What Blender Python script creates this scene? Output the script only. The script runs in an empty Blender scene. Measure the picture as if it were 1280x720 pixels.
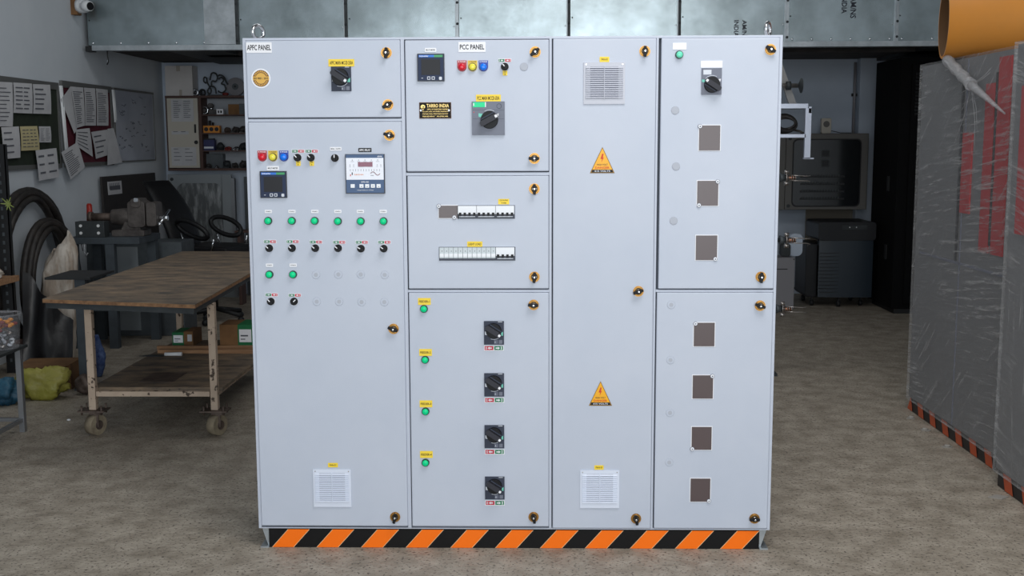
import bpy, bmesh, math, random
from mathutils import Vector, Matrix, noise
PI = math.pi
random.seed(7)
scene = bpy.context.scene
COL = scene.collection

# ------------------------------------------------------------------ camera
yaw, pit, roll = .0220, .1289, -.0037
CAM = Vector((.0947, -4.3243, 1.6165))
FPX = 1400.0
c_, s_ = math.cos(yaw), math.sin(yaw)
R_ = Vector((c_, s_, 0)); F0 = Vector((-s_, c_, 0)); U0 = Vector((0, 0, 1))
FW = F0*math.cos(pit) - U0*math.sin(pit); UP = U0*math.cos(pit) + F0*math.sin(pit)
R2 = R_*math.cos(roll) + UP*math.sin(roll); U2 = UP*math.cos(roll) - R_*math.sin(roll)
cam = bpy.data.objects.new('camera', bpy.data.cameras.new('camera'))
COL.objects.link(cam)
cam.matrix_world = Matrix(((R2.x, U2.x, -FW.x, CAM.x), (R2.y, U2.y, -FW.y, CAM.y), (R2.z, U2.z, -FW.z, CAM.z), (0, 0, 0, 1)))
cam.data.sensor_width = 36; cam.data.lens = FPX/1280*36
cam.data.clip_start = .05; cam.data.clip_end = 100
scene.camera = cam

def on(ax, val, u, v):
    """where the line of sight through a photo pixel meets the plane axis = val"""
    d = FW*FPX + R2*(u-640) + U2*(360-v)
    t = (val-CAM[ax])/d[ax]
    return CAM + d*t
def PX(u, v):                                   # point on the front of the switchboard
    p = on(1, 0.0, u, v); return p.x, p.z

# --------------------------------------------------------------- materials
def lin(c):
    return tuple(((x/12.92) if x <= .04045 else ((x+.055)/1.055)**2.4) for x in c)
def rgb(r, g, b): return lin((r/255, g/255, b/255)) + (1,)
MATS = {}
def mat(name, col, rough=.6, metal=0.0, var=None, vscale=4.0, bump=0.0, bscale=60.0, spec=None, detail=4,
        stretch=None, emis=None, alpha=None, lo=.35, hi=.65, trans=None, specks=None):
    m = bpy.data.materials.new(name); m.use_nodes = True
    nt = m.node_tree; b = nt.nodes['Principled BSDF']
    b.inputs['Base Color'].default_value = rgb(*col)
    b.inputs['Roughness'].default_value = rough; b.inputs['Metallic'].default_value = metal
    if spec is not None: b.inputs['Specular IOR Level'].default_value = spec
    if trans: b.inputs['Transmission Weight'].default_value = trans
    tc = nt.nodes.new('ShaderNodeTexCoord'); mp = nt.nodes.new('ShaderNodeMapping')
    nt.links.new(tc.outputs['Object'], mp.inputs['Vector'])
    if stretch: mp.inputs['Scale'].default_value = stretch
    out = None
    if var:
        n = nt.nodes.new('ShaderNodeTexNoise'); n.inputs['Scale'].default_value = vscale
        n.inputs['Detail'].default_value = detail; n.inputs['Roughness'].default_value = .62
        nt.links.new(mp.outputs[0], n.inputs['Vector'])
        r = nt.nodes.new('ShaderNodeValToRGB')
        r.color_ramp.elements[0].position = lo; r.color_ramp.elements[1].position = hi
        r.color_ramp.elements[0].color = rgb(*col); r.color_ramp.elements[1].color = rgb(*var)
        nt.links.new(n.outputs['Fac'], r.inputs['Fac']); out = r.outputs['Color']
        nt.links.new(out, b.inputs['Base Color'])
    if specks:                                   # (scale, threshold, colour)
        n = nt.nodes.new('ShaderNodeTexNoise'); n.inputs['Scale'].default_value = specks[0]
        n.inputs['Detail'].default_value = 3
        nt.links.new(mp.outputs[0], n.inputs['Vector'])
        r = nt.nodes.new('ShaderNodeValToRGB')
        r.color_ramp.elements[0].position = specks[1]; r.color_ramp.elements[1].position = specks[1]+.05
        r.color_ramp.elements[0].color = (0, 0, 0, 1); r.color_ramp.elements[1].color = (1, 1, 1, 1)
        nt.links.new(n.outputs['Fac'], r.inputs['Fac'])
        mx = nt.nodes.new('ShaderNodeMix'); mx.data_type = 'RGBA'
        nt.links.new(r.outputs['Color'], mx.inputs['Factor'])
        if out: nt.links.new(out, mx.inputs['A'])
        else: mx.inputs['A'].default_value = rgb(*col)
        mx.inputs['B'].default_value = rgb(*specks[2])
        nt.links.new(mx.outputs['Result'], b.inputs['Base Color'])
    if bump:
        n = nt.nodes.new('ShaderNodeTexNoise'); n.inputs['Scale'].default_value = bscale
        n.inputs['Detail'].default_value = 3
        nt.links.new(mp.outputs[0], n.inputs['Vector'])
        bp = nt.nodes.new('ShaderNodeBump'); bp.inputs['Strength'].default_value = bump
        bp.inputs['Distance'].default_value = .01
        nt.links.new(n.outputs['Fac'], bp.inputs['Height']); nt.links.new(bp.outputs[0], b.inputs['Normal'])
    MATS[name] = m
    return m

mat('panel_paint', (194, 200, 213), .42, 0, var=(188, 195, 209), vscale=2.2, bump=.05, bscale=260)
mat('panel_edge', (190, 196, 209), .4)
mat('panel_side', (196, 201, 210), .45)
mat('gasket', (84, 90, 100), .8)
mat('patch', (176, 180, 190), .5)
mat('white_label', (240, 240, 244), .5)
mat('yellow_label', (250, 216, 60), .5)
mat('label_ink', (18, 18, 22), .6)
mat('olive_ink', (88, 70, 8), .6)
mat('red_label', (196, 28, 58), .5)
mat('green_label', (14, 120, 78), .5)
mat('black_plastic', (14, 14, 18), .5, spec=.3)
mat('knob_grip', (50, 50, 57), .5, spec=.3)
mat('handle_plate', (58, 63, 78), .55, spec=.3)
mat('handle_plate_grey', (112, 116, 130), .5)
mat('pale_ink', (214, 218, 226), .5)
mat('mint_ink', (120, 210, 190), .5)
mat('brass', (196, 146, 76), .3, .85)
mat('brass_dark', (88, 66, 34), .4, .6)
mat('chrome', (225, 228, 232), .22, 1)
mat('lamp_green', (0, 220, 145), .3, spec=.3)
mat('lamp_mint', (110, 226, 190), .22)
mat('lamp_green_rim', (8, 62, 46), .35)
mat('lamp_red', (214, 10, 40), .22); mat('lamp_red_plate', (176, 14, 40), .4)
mat('lamp_yellow', (240, 226, 70), .22); mat('lamp_yellow_plate', (226, 190, 60), .4); mat('lamp_yellow_rim', (96, 92, 30), .4)
mat('lamp_blue', (0, 120, 240), .22); mat('lamp_blue_plate', (20, 62, 160), .4)
mat('meter_body', (36, 48, 76), .5, spec=.3); mat('meter_edge', (14, 20, 38), .4); mat('meter_screen', (32, 32, 36), .4, spec=.25)
mat('meter_blue', (20, 110, 205), .4); mat('meter_green', (52, 150, 90), .4)
mat('relay_face', (238, 240, 248), .4); mat('relay_blue', (54, 84, 124), .4); mat('relay_window', (122, 44, 74), .2)
mat('red_ink', (206, 74, 50), .5); mat('orange_ink', (226, 140, 90), .5)
mat('brown_cover', (84, 70, 70), .32, 0, spec=.6)
mat('mcb_white', (238, 240, 244), .4); mat('mcb_blank', (204, 212, 216), .45); mat('mcb_dark', (56, 60, 76), .4)
mat('vent_grey', (196, 198, 208), .5); mat('vent_white', (218, 224, 238), .5); mat('vent_gap', (110, 114, 130), .7)
mat('tape_orange', (255, 116, 0), .5, spec=.3); mat('tape_black', (10, 9, 10), .5, spec=.25); mat('tape_line', (235, 200, 150), .5)
mat('warning_amber', (246, 176, 6), .4); mat('warning_edge', (130, 96, 20), .5); mat('warning_red', (206, 60, 20), .5)
mat('nameplate_black', (14, 10, 8), .5, spec=.2); mat('gold_ink', (232, 200, 120), .35, .3)
mat('sticker_gold', (222, 172, 70), .4); mat('sticker_brown', (112, 70, 30), .5)
mat('floor_concrete', (172, 162, 148), .6, 0, var=(134, 124, 110), vscale=8, bump=.6, bscale=34, detail=14, lo=.34, hi=.66, specks=(80, .585, (92, 84, 76)))
mat('wall_paint', (212, 217, 222), .85, 0, var=(196, 203, 210), vscale=.9, bump=.15, bscale=12, lo=.3, hi=.7)
mat('wall_paint_back', (202, 212, 226), .85, 0, var=(184, 195, 210), vscale=.8, bump=.12, bscale=12, lo=.3, hi=.7)
mat('ceiling_paint', (120, 122, 124), .9, var=(105, 108, 110), vscale=1)
mat('galvanised', (146, 156, 158), .27, .92, var=(180, 192, 196), vscale=3.2, bump=.10, bscale=5, detail=8, lo=.35, hi=.7)
mat('galvanised_strip', (186, 192, 196), .42, .8, var=(160, 166, 170), vscale=8)
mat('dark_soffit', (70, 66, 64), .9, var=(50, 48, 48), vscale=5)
mat('steel_dark', (62, 66, 68), .55, .3, var=(48, 52, 54), vscale=9)
mat('black_matt', (26, 27, 29), .6)
mat('black_rack_paint', (9, 9, 11), .8, spec=.15)
mat('black_board', (44, 38, 36), .6, 0, var=(34, 29, 28), vscale=12, stretch=(1, 1, 8))
mat('ply_top', (134, 114, 92), .75, 0, var=(72, 66, 60), vscale=11, bump=.3, bscale=40, detail=10, stretch=(.5, 1, 1), lo=.34, hi=.66, specks=(60, .66, (60, 54, 48)))
mat('ply_edge', (150, 112, 78), .8, 0, var=(110, 80, 56), vscale=30)
mat('worn_paint', (172, 152, 134), .7, 0, var=(188, 168, 148), vscale=6, specks=(34, .60, (70, 56, 46)))
mat('caster_rubber', (146, 134, 112), .85, 0, var=(120, 108, 90), vscale=14, bump=.3, bscale=60)
mat('rusty_steel', (106, 92, 84), .6, .5, var=(78, 66, 60), vscale=20)
mat('cardboard', (132, 96, 60), .85, 0, var=(112, 80, 50), vscale=8)
mat('carton_white', (206, 202, 200), .85, 0, var=(196, 192, 190), vscale=5)
mat('carton_tape', (168, 160, 150), .6)
mat('carton_green', (20, 110, 64), .7)
mat('wood_strip', (164, 126, 92), .8, 0, var=(142, 106, 76), vscale=10, stretch=(.3, 4, 4))
mat('paper', (198, 198, 200), .9, 0, var=(186, 186, 190), vscale=7)
mat('paper_yellow', (196, 184, 140), .9)
mat('paper_ink', (96, 98, 106), .9)
mat('board_green', (38, 48, 34), .9, var=(32, 40, 30), vscale=12)
mat('board_maroon', (92, 24, 42), .9, var=(80, 20, 36), vscale=12)
mat('board_white', (150, 156, 170), .3, 0, var=(172, 178, 190), vscale=2.2)
mat('board_frame', (110, 110, 108), .5, .4)
mat('white_plastic', (224, 226, 228), .4)
mat('cream_plastic', (190, 184, 172), .5)
mat('cable_black', (30, 27, 26), .55, 0, var=(50, 45, 41), vscale=14, bump=.2, bscale=60)
mat('sack_weave', (150, 136, 122), .85, 0, var=(190, 182, 172), vscale=7, bump=1, bscale=30, stretch=(1,1,.35), lo=.42, hi=.58)
mat('black_sheet', (26, 26, 28), .35, 0, bump=.4, bscale=10)
mat('yellow_bag', (158, 150, 76), .5, 0, var=(150, 146, 58), vscale=9, bump=1, bscale=22)
mat('blue_bag', (44, 96, 120), .5, 0, var=(30, 70, 94), vscale=9, bump=1, bscale=22)
mat('blue_weave', (38, 58, 110), .6, 0, var=(90, 110, 150), vscale=26)
mat('machine_grey', (86, 92, 96), .5, .2, var=(72, 78, 82), vscale=8)
mat('bench_grey', (68, 76, 82), .6, .1, var=(56, 62, 68), vscale=7)
mat('vise_iron', (98, 92, 88), .5, .35, var=(70, 64, 62), vscale=12, bump=.2, bscale=40)
mat('red_handle', (150, 36, 26), .35)
mat('chair_black', (20, 20, 22), .5, 0, bump=.3, bscale=160)
mat('door_grey', (140, 146, 150), .45, .1)
mat('film_dark', (104, 108, 110), .25, .1, var=(196, 200, 202), vscale=7, bump=.6, bscale=9, stretch=(3, 3, .7), lo=.45, hi=.8)
mat('enclosure_grey', (100, 98, 95), .5)
mat('glass_dark', (26, 29, 32), .12, 0, spec=.7)
mat('cooler_black', (22, 23, 28), .4); mat('cooler_blue', (38, 48, 58), .35)
mat('beige_board', (140, 132, 120), .8)
mat('aluminium', (196, 202, 216), .35, .6)
mat('bar_grey', (132, 130, 128), .5, .3)
mat('clamp_metal', (176, 170, 166), .3, .9)
mat('copper', (196, 130, 96), .3, .9)
mat('box_grey', (140, 138, 142), .5, .1)
mat('wrapped_grey', (112, 113, 116), .5)
mat('busbar_red', (176, 10, 22), .4)
mat('tape_dull_orange', (190, 84, 48), .5); mat('tape_dull_black', (40, 36, 36), .5)
mat('orange_sheet', (206, 138, 62), .5, 0, var=(220, 144, 58), vscale=2); mat('orange_sheet_inside', (96, 66, 36), .8)
mat('leaf_green', (128, 140, 70), .6)
mat('bolt_glint', (235, 235, 235), .4, .2)  # whitish colour stands in for the glints on shiny bolts
mat('orange_part', (214, 136, 40), .5); mat('rubber_red', (120, 40, 36), .6)
mat('iron_parts', (88, 84, 82), .45, .5, var=(60, 58, 58), vscale=20)
mat('grindstone', (132, 130, 134), .8)
mat('shelf_wood', (84, 62, 56), .7); mat('shelf_back', (168, 172, 178), .8)
mat('blue_box', (38, 44, 92), .5)
mat('silver_leg', (150, 152, 156), .35, .7)
mat('scrap_white', (150, 146, 140), .8)

# stretch film: streaky glossy plastic laid over the crated switchboards
def film(name, density, streak_rot, tint=(205, 205, 206)):
    m = bpy.data.materials.new(name); m.use_nodes = True; nt = m.node_tree
    b = nt.nodes['Principled BSDF']; out = nt.nodes['Material Output']
    b.inputs['Base Color'].default_value = rgb(*tint); b.inputs['Roughness'].default_value = .28
    tr = nt.nodes.new('ShaderNodeBsdfTransparent'); mx = nt.nodes.new('ShaderNodeMixShader')
    tc = nt.nodes.new('ShaderNodeTexCoord')
    def streak(rot, sy, sz, lo_, hi_, seed):
        mp = nt.nodes.new('ShaderNodeMapping'); mp.inputs['Rotation'].default_value = (rot, 0, 0); mp.inputs['Location'].default_value = (seed, seed, seed)
        mp2 = nt.nodes.new('ShaderNodeMapping'); mp2.inputs['Scale'].default_value = (1, sy, sz)
        nt.links.new(tc.outputs['Object'], mp.inputs['Vector']); nt.links.new(mp.outputs[0], mp2.inputs['Vector'])
        n = nt.nodes.new('ShaderNodeTexNoise'); n.inputs['Scale'].default_value = 3; n.inputs['Detail'].default_value = 7
        n.inputs['Roughness'].default_value = .75; n.inputs['Distortion'].default_value = .35
        nt.links.new(mp2.outputs[0], n.inputs['Vector'])
        r = nt.nodes.new('ShaderNodeMapRange'); r.inputs['From Min'].default_value = lo_; r.inputs['From Max'].default_value = hi_
        nt.links.new(n.outputs['Fac'], r.inputs['Value']); return n, r
    n, r1 = streak(streak_rot*.4, .8, 13, .50, .68, 0); nb, r2 = streak(streak_rot*3, .7, 9, .54, .72, 5)
    n2 = nt.nodes.new('ShaderNodeTexNoise'); n2.inputs['Scale'].default_value = 1.7; n2.inputs['Detail'].default_value = 6
    nt.links.new(tc.outputs['Object'], n2.inputs['Vector'])
    r3 = nt.nodes.new('ShaderNodeMapRange'); r3.inputs['From Min'].default_value = .42; r3.inputs['From Max'].default_value = .6
    nt.links.new(n2.outputs['Fac'], r3.inputs['Value'])
    mxx = nt.nodes.new('ShaderNodeMix'); nt.links.new(r3.outputs[0], mxx.inputs[0]); nt.links.new(r1.outputs[0], mxx.inputs[2]); nt.links.new(r2.outputs[0], mxx.inputs[3])
    r = nt.nodes.new('ShaderNodeMapRange'); r.inputs['To Min'].default_value = density*.45; r.inputs['To Max'].default_value = min(1, density*1.9)
    nt.links.new(mxx.outputs[0], r.inputs['Value']); nt.links.new(r.outputs[0], mx.inputs['Fac'])
    bp = nt.nodes.new('ShaderNodeBump'); bp.inputs['Strength'].default_value = .9; bp.inputs['Distance'].default_value = .02
    nt.links.new(n.outputs['Fac'], bp.inputs['Height']); nt.links.new(bp.outputs[0], b.inputs['Normal'])
    nt.links.new(tr.outputs[0], mx.inputs[1]); nt.links.new(b.outputs[0], mx.inputs[2])
    nt.links.new(mx.outputs[0], out.inputs['Surface'])
    MATS[name] = m
film('stretch_film', .42, .25); film('stretch_film_steep', .40, -.5); film('stretch_tail', .9, .9, (205, 205, 208))
film('clear_bucket', .30, 1.2, (200, 200, 205))

# ------------------------------------------------------------- mesh builder
_text = {}
def text_mesh(s, bold=True):
    if s in _text: return _text[s]
    cu = bpy.data.curves.new('lettering_tmp', 'FONT'); cu.body = s; cu.resolution_u = 2
    if bold: cu.offset = .022
    ob = bpy.data.objects.new('lettering_tmp', cu); COL.objects.link(ob)
    bpy.context.view_layer.update()
    me = bpy.data.meshes.new_from_object(ob.evaluated_get(bpy.context.evaluated_depsgraph_get()))
    v = [tuple(p.co) for p in me.vertices]; f = [tuple(p.vertices) for p in me.polygons]
    bpy.data.objects.remove(ob); bpy.data.meshes.remove(me); bpy.data.curves.remove(cu)
    _text[s] = (v, f); return v, f

class MB:
    def __init__(s): s.v = []; s.f = []; s.m = []; s.s = []; s.T = Matrix()
    def add(s, vs, fs, m, sm=False):
        o = len(s.v)
        s.v += [tuple(s.T @ Vector(p)) for p in vs]
        for f in fs: s.f.append(tuple(i+o for i in f)); s.m.append(m); s.s.append(sm)
        return s
    def box(s, x0, x1, y0, y1, z0, z1, m):
        return s.add([(x0, y0, z0), (x1, y0, z0), (x1, y1, z0), (x0, y1, z0), (x0, y0, z1), (x1, y0, z1), (x1, y1, z1), (x0, y1, z1)],
                     [(0, 3, 2, 1), (4, 5, 6, 7), (0, 1, 5, 4), (1, 2, 6, 5), (2, 3, 7, 6), (3, 0, 4, 7)], m)
    def prism(s, pts, y0, y1, m, smooth=False):          # outline in x,z, depth in y
        n = len(pts); vs = [(p[0], y0, p[1]) for p in pts] + [(p[0], y1, p[1]) for p in pts]
        fs = [tuple(range(n)), tuple(range(2*n-1, n-1, -1))]
        s.add(vs, fs, m)
        return s.add(vs, [(i, (i+1) % n, n+(i+1) % n, n+i) for i in range(n)], m, smooth)
    def slab(s, pts, z0, z1, m):                          # outline in x,y, depth in z
        n = len(pts); vs = [(p[0], p[1], z0) for p in pts] + [(p[0], p[1], z1) for p in pts]
        return s.add(vs, [tuple(range(n)), tuple(range(2*n-1, n-1, -1))] + [(i, (i+1) % n, n+(i+1) % n, n+i) for i in range(n)], m)
    def rrect(s, x0, x1, z0, z1, r, y0, y1, m, n=4):
        pts = []
        for cx, cz, a in ((x1-r, z1-r, 0), (x0+r, z1-r, PI/2), (x0+r, z0+r, PI), (x1-r, z0+r, 1.5*PI)):
            for k in range(n+1): t = a+PI/2*k/n; pts.append((cx+r*math.cos(t), cz+r*math.sin(t)))
        return s.prism(pts, y0, y1, m)
    def cyl(s, p0, p1, r0, m, r1=None, n=20, caps=True):
        p0, p1 = Vector(p0), Vector(p1); r1 = r0 if r1 is None else r1
        a = (p1-p0).normalized(); u = a.orthogonal().normalized(); w = a.cross(u)
        ring = lambda p, r: [tuple(p+(u*math.cos(2*PI*i/n)+w*math.sin(2*PI*i/n))*r) for i in range(n)]
        vs = ring(p0, r0)+ring(p1, r1)
        s.add(vs, [(i, (i+1) % n, n+(i+1) % n, n+i) for i in range(n)], m, True)
        if caps: s.add(vs, [tuple(range(n-1, -1, -1)), tuple(range(n, 2*n))], m)
        return s
    def disc(s, x, z, r, y0, y1, m, n=24, r1=None): return s.cyl((x, y0, z), (x, y1, z), r, m, n=n, r1=r1)
    def tube(s, pts, r, m, n=8, closed=False, caps=True):
        P = [Vector(p) for p in pts]; N = len(P); rings = []; u = None
        rr = r if isinstance(r, (list, tuple)) else [r]*N
        for i, p in enumerate(P):
            a = P[(i+1) % N] if (closed or i < N-1) else p
            b = P[i-1] if (closed or i > 0) else p
            t = (a-b).normalized()
            if u is None: u = t.orthogonal().normalized()
            u = (u - t*u.dot(t)); u = u.normalized() if u.length > 1e-6 else t.orthogonal().normalized()
            w = t.cross(u)
            rings.append([tuple(p+(u*math.cos(2*PI*k/n)+w*math.sin(2*PI*k/n))*rr[i]) for k in range(n)])
        vs = [q for r_ in rings for q in r_]
        L = N if closed else N-1
        s.add(vs, [(i*n+k, i*n+(k+1) % n, ((i+1) % N)*n+(k+1) % n, ((i+1) % N)*n+k) for i in range(L) for k in range(n)], m, True)
        if caps and not closed: s.add(vs, [tuple(range(n)), tuple(range((N-1)*n+n-1, (N-1)*n-1, -1))], m)
        return s
    def ball(s, c, rad, m, nu=16, nv=10, fn=None):
        vs = []; fs = []
        for j in range(nv+1):
            th = PI*j/nv
            for i in range(nu):
                ph = 2*PI*i/nu
                d = Vector((math.sin(th)*math.cos(ph), math.sin(th)*math.sin(ph), math.cos(th)))
                k = fn(d) if fn else 1
                vs.append((c[0]+d.x*rad[0]*k, c[1]+d.y*rad[1]*k, c[2]+d.z*rad[2]*k))
        for j in range(nv):
            for i in range(nu):
                fs.append((j*nu+i, j*nu+(i+1) % nu, (j+1)*nu+(i+1) % nu, (j+1)*nu+i))
        return s.add(vs, fs, m, True)
    def text(s, t, x0, x1, z0, z1, y, m):
        v, f = text_mesh(t)
        xs = [p[0] for p in v]; ys = [p[1] for p in v]
        sx = (x1-x0)/(max(xs)-min(xs)); sz = (z1-z0)/(max(ys)-min(ys))
        return s.add([(x0+(p[0]-min(xs))*sx, y, z0+(p[1]-min(ys))*sz) for p in v], f, m)
    def build(s, name, parent=None, loc=None, rot=None, bevel=0, label=None):
        me = bpy.data.meshes.new(name)
        keys = []
        for k in s.m:
            if k not in keys: keys.append(k)
        me.from_pydata(s.v, [], s.f)
        for k in keys: me.materials.append(MATS[k])
        for i, p in enumerate(me.polygons): p.material_index = keys.index(s.m[i]); p.use_smooth = s.s[i]
        bm = bmesh.new(); bm.from_mesh(me); bmesh.ops.remove_doubles(bm, verts=bm.verts, dist=1e-6)
        bmesh.ops.recalc_face_normals(bm, faces=bm.faces); bm.to_mesh(me); bm.free(); me.update()
        return link(name, me, parent, loc, rot, bevel, label)
def link(name, me, parent=None, loc=None, rot=None, bevel=0, label=None):
    o = bpy.data.objects.new(name, me); COL.objects.link(o)
    if parent: o.parent = parent
    if loc is not None: o.location = loc
    if rot is not None: o.rotation_euler = rot
    if bevel:
        b = o.modifiers.new('bevel', 'BEVEL'); b.width = bevel; b.segments = 2; b.limit_method = 'ANGLE'; b.angle_limit = .7
    if label: o['label'] = label
    return o
def tag(o, label, cat, group=None, kind=None):
    o['label'] = label; o['category'] = cat
    if group: o['group'] = group
    if kind: o['kind'] = kind
    return o
def thing(name, label, cat, loc=(0, 0, 0), rz=0, group=None):
    o = bpy.data.objects.new(name, None); COL.objects.link(o); o.location = loc; o.rotation_euler = (0, 0, rz)
    o.empty_display_size = .1
    return tag(o, label, cat, group)
def struct(name, mb, **k):
    o = mb.build(name, **k); o['kind'] = 'structure'; return o
def dup(o, loc, parent=None, rot=None):
    c = o.copy(); COL.objects.link(c); c.location = loc; c.parent = parent or o.parent
    if rot is not None: c.rotation_euler = rot
    for ch in list(o.children):
        d = ch.copy(); COL.objects.link(d); d.parent = c
        for g in list(ch.children):
            e = g.copy(); COL.objects.link(e); e.parent = d
    return c

# -------------------------------------------------------------------- room
XL, YB, XR, YF, ZC = -3.87, 7.66, 4.7, -7.4, 4.4
struct('floor', MB().box(-6, 7, -14, YB+.2, -.1, 0, 'floor_concrete'))
struct('wall_left', MB().box(XL-.2, XL, YF, YB+.2, 0, ZC, 'wall_paint'))
struct('wall_back', MB().box(XL, XR, YB, YB+.2, 0, ZC, 'wall_paint_back'))
struct('wall_right', MB().box(XR, XR+.2, YF, YB+.2, 0, ZC, 'wall_paint'))
OX0, OX1, OZ = -2.7, 3.5, 3.9          # the wide shutter opening behind the photographer
struct('wall_front', MB().box(XL, OX0, YF-.2, YF, 0, ZC, 'wall_paint').box(OX1, XR, YF-.2, YF, 0, ZC, 'wall_paint').box(OX0, OX1, YF-.2, YF, OZ, ZC, 'wall_paint'))
struct('ceiling', MB().box(XL-.2, XR+.2, YF-.2, YB+.2, ZC, ZC+.15, 'ceiling_paint'))

# ------------------------------------------------- galvanised duct on the back
t = thing('ventilation_duct', 'long galvanised sheet metal duct hung high across the back of the room', 'duct', (0, 5.6, 2.44))
XD0, XD1 = -3.84, 4.6
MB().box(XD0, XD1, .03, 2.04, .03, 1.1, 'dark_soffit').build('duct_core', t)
seams = [XD0] + [on(1, 5.6, u, 40).x for u in (297, 433, 572, 711, 849, 983, 1120)] + [XD1]
for i in range(len(seams)-1):
    m = MB(); a, b = seams[i]+.012, seams[i+1]-.012
    dy = [.0, .006, -.004, .003, -.003, .004, 0, .002, 0][i]
    m.box(a, b, dy, .028, .035, 1.1, 'galvanised')
    nb = 6
    for k in range(nb):
        x = a+.04+(b-a-.08)*k/(nb-1); m.ball((x, dy-.001, .055), (.011, .006, .011), 'chrome', 8, 4)
    for z in (.25, .48, .8):
        m.ball((a+.018, dy-.001, z), (.007, .005, .007), 'steel_dark', 8, 4); m.ball((b-.018, dy-.001, z-.07), (.007, .005, .007), 'chrome', 8, 4)
    if i == 6:
        m.T = Matrix.Translation((a+.53, 0, .25)) @ Matrix.Rotation(PI/2, 4, 'Y')
        m.text('AM/NS', -.16, .02, 0, .05, dy-.002, 'meter_edge'); m.text('INDIA', -.17, -.02, -.075, -.03, dy-.002, 'meter_edge')
        m.T = Matrix()
    if i == 5:
        m.T = Matrix.Translation((a+.53, 0, .12)) @ Matrix.Rotation(PI/2, 4, 'Y')
        m.text('AM/NS', -.10, .06, 0, .04, dy-.002, 'meter_edge'); m.text('INDIA', -.10, .04, -.07, -.03, dy-.002, 'meter_edge')
        m.T = Matrix()
    m.build('sheet_panel', t, bevel=.003)
xp0, xp1 = on(1, 5.58, 255, 40).x, on(1, 5.58, 295, 40).x
MB().box(xp0, xp1, -.009, -.001, .04, .47, 'galvanised_strip').build('patch_plate', t)
for i, x in enumerate(seams[1:-1]):
    dark = i in (0, 1, 3, 4)
    m = MB().box(x-.011, x+.011, -.03, .02, .035, 1.1, 'steel_dark' if dark else 'galvanised_strip')
    m.box(x-.02, x-.009, -.012, .02, .035, 1.1, 'galvanised_strip')
    for z in (.07, .2, .38): m.ball((x, -.03, z), (.012, .008, .012), 'steel_dark', 8, 4)
    m.build('joint_flange', t)
MB().box(XD0+.06, XD1, -.05, .06, -.012, .032, 'galvanised_strip').box(XD0, XD0+.06, -.045, .05, -.02, .026, 'black_matt').build('bottom_rail', t)
m = MB()
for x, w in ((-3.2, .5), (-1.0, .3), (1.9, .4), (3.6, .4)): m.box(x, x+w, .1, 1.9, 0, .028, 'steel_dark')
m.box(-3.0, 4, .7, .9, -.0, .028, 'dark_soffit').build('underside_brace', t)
m = MB(); m.tube([(-3.66, -.01, 0), (-3.66, -.01, -.06), (-3.655, -.015, -.11), (-3.668, -.01, -.13)], .006, 'black_matt').ball((-3.66, -.01, -.1), (.01, .01, .02), 'chrome', 8, 6)
m.build('hanging_clip', t)

# ------------------------------------------------------------ CCTV camera
t = thing('security_camera', 'white round-bodied security camera on a brown wooden block high on the left wall', 'camera', (XL, 5.42, 2.79))
MB().box(-.004, .055, -.06, .03, -.075, .075, 'cardboard').build('wooden_block', t)
m = MB(); m.cyl((.055, -.02, -.0), (.10, -.03, .0), .062, 'white_plastic', r1=.058); m.ball((.105, -.035, 0), (.062, .06, .06), 'white_plastic')
m.cyl((.11, -.045, -.002), (.178, -.085, -.01), .052, 'white_plastic', r1=.04); m.build('camera_body', t)
MB().cyl((.176, -.084, -.01), (.182, -.088, -.01), .034, 'black_plastic').build('lens', t)

# =================================================== THE SWITCHBOARD
sb = thing('electrical_switchboard', 'light grey four-section electrical switchboard with many switches and an orange and black striped plinth', 'switchboard')
W2, ZB, ZT, DEP = 1.025, .079, 2.016, .62
# openings (x0,x1,z0,z1)
DOORS = [('upper_left', -1.012, -.4225, 1.715, 2.006), ('lower_left', -1.012, -.422, .092, 1.699),
         ('pcc_top', -.404, .1425, 1.508, 2.004), ('pcc_mid', -.403, .1425, 1.053, 1.491), ('pcc_low', -.404, .143, .092, 1.037),
         ('fan_door', .1585, .549, .086, 2.006), ('right_top', .5675, 1.013, 1.052, 2.006), ('right_low', .563, 1.013, .087, 1.037)]
m = MB(); m.box(-W2, W2, .03, DEP, ZB, ZT, 'panel_side')
m.box(-W2, W2, .006, .03, 2.0068, ZT, 'panel_edge').box(-W2, W2, .006, .03, ZB, .084, 'panel_edge')
m.box(-W2, -1.0128, .006, .03, .084, 2.008, 'panel_edge').box(1.0138, W2, .006, .03, .084, 2.008, 'panel_edge')
for a, b in ((-.4218, -.4076), (.1438, .1540), (.5500, .5585)): m.box(a, b, .006, .03, .084, 2.008, 'panel_edge')
m.box(-1.0128, -.4218, .006, .03, 1.700, 1.711, 'panel_edge')
m.box(-.4076, .1438, .006, .03, 1.492, 1.504, 'panel_edge').box(-.4076, .1438, .006, .03, 1.038, 1.049, 'panel_edge')
m.box(.5585, 1.0138, .006, .03, 1.038, 1.048, 'panel_edge')
m.build('enclosure_body', sb, bevel=.0015)
MB().box(-1.013, 1.013, .024, .0295, .085, 2.0065, 'gasket').build('door_gasket', sb)
for n, a, b, z0, z1 in DOORS:
    d = MB().box(a, b, 0, .022, z0, z1, 'panel_paint').build('door', sb, bevel=.0035)
Y0 = -.0006
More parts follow.
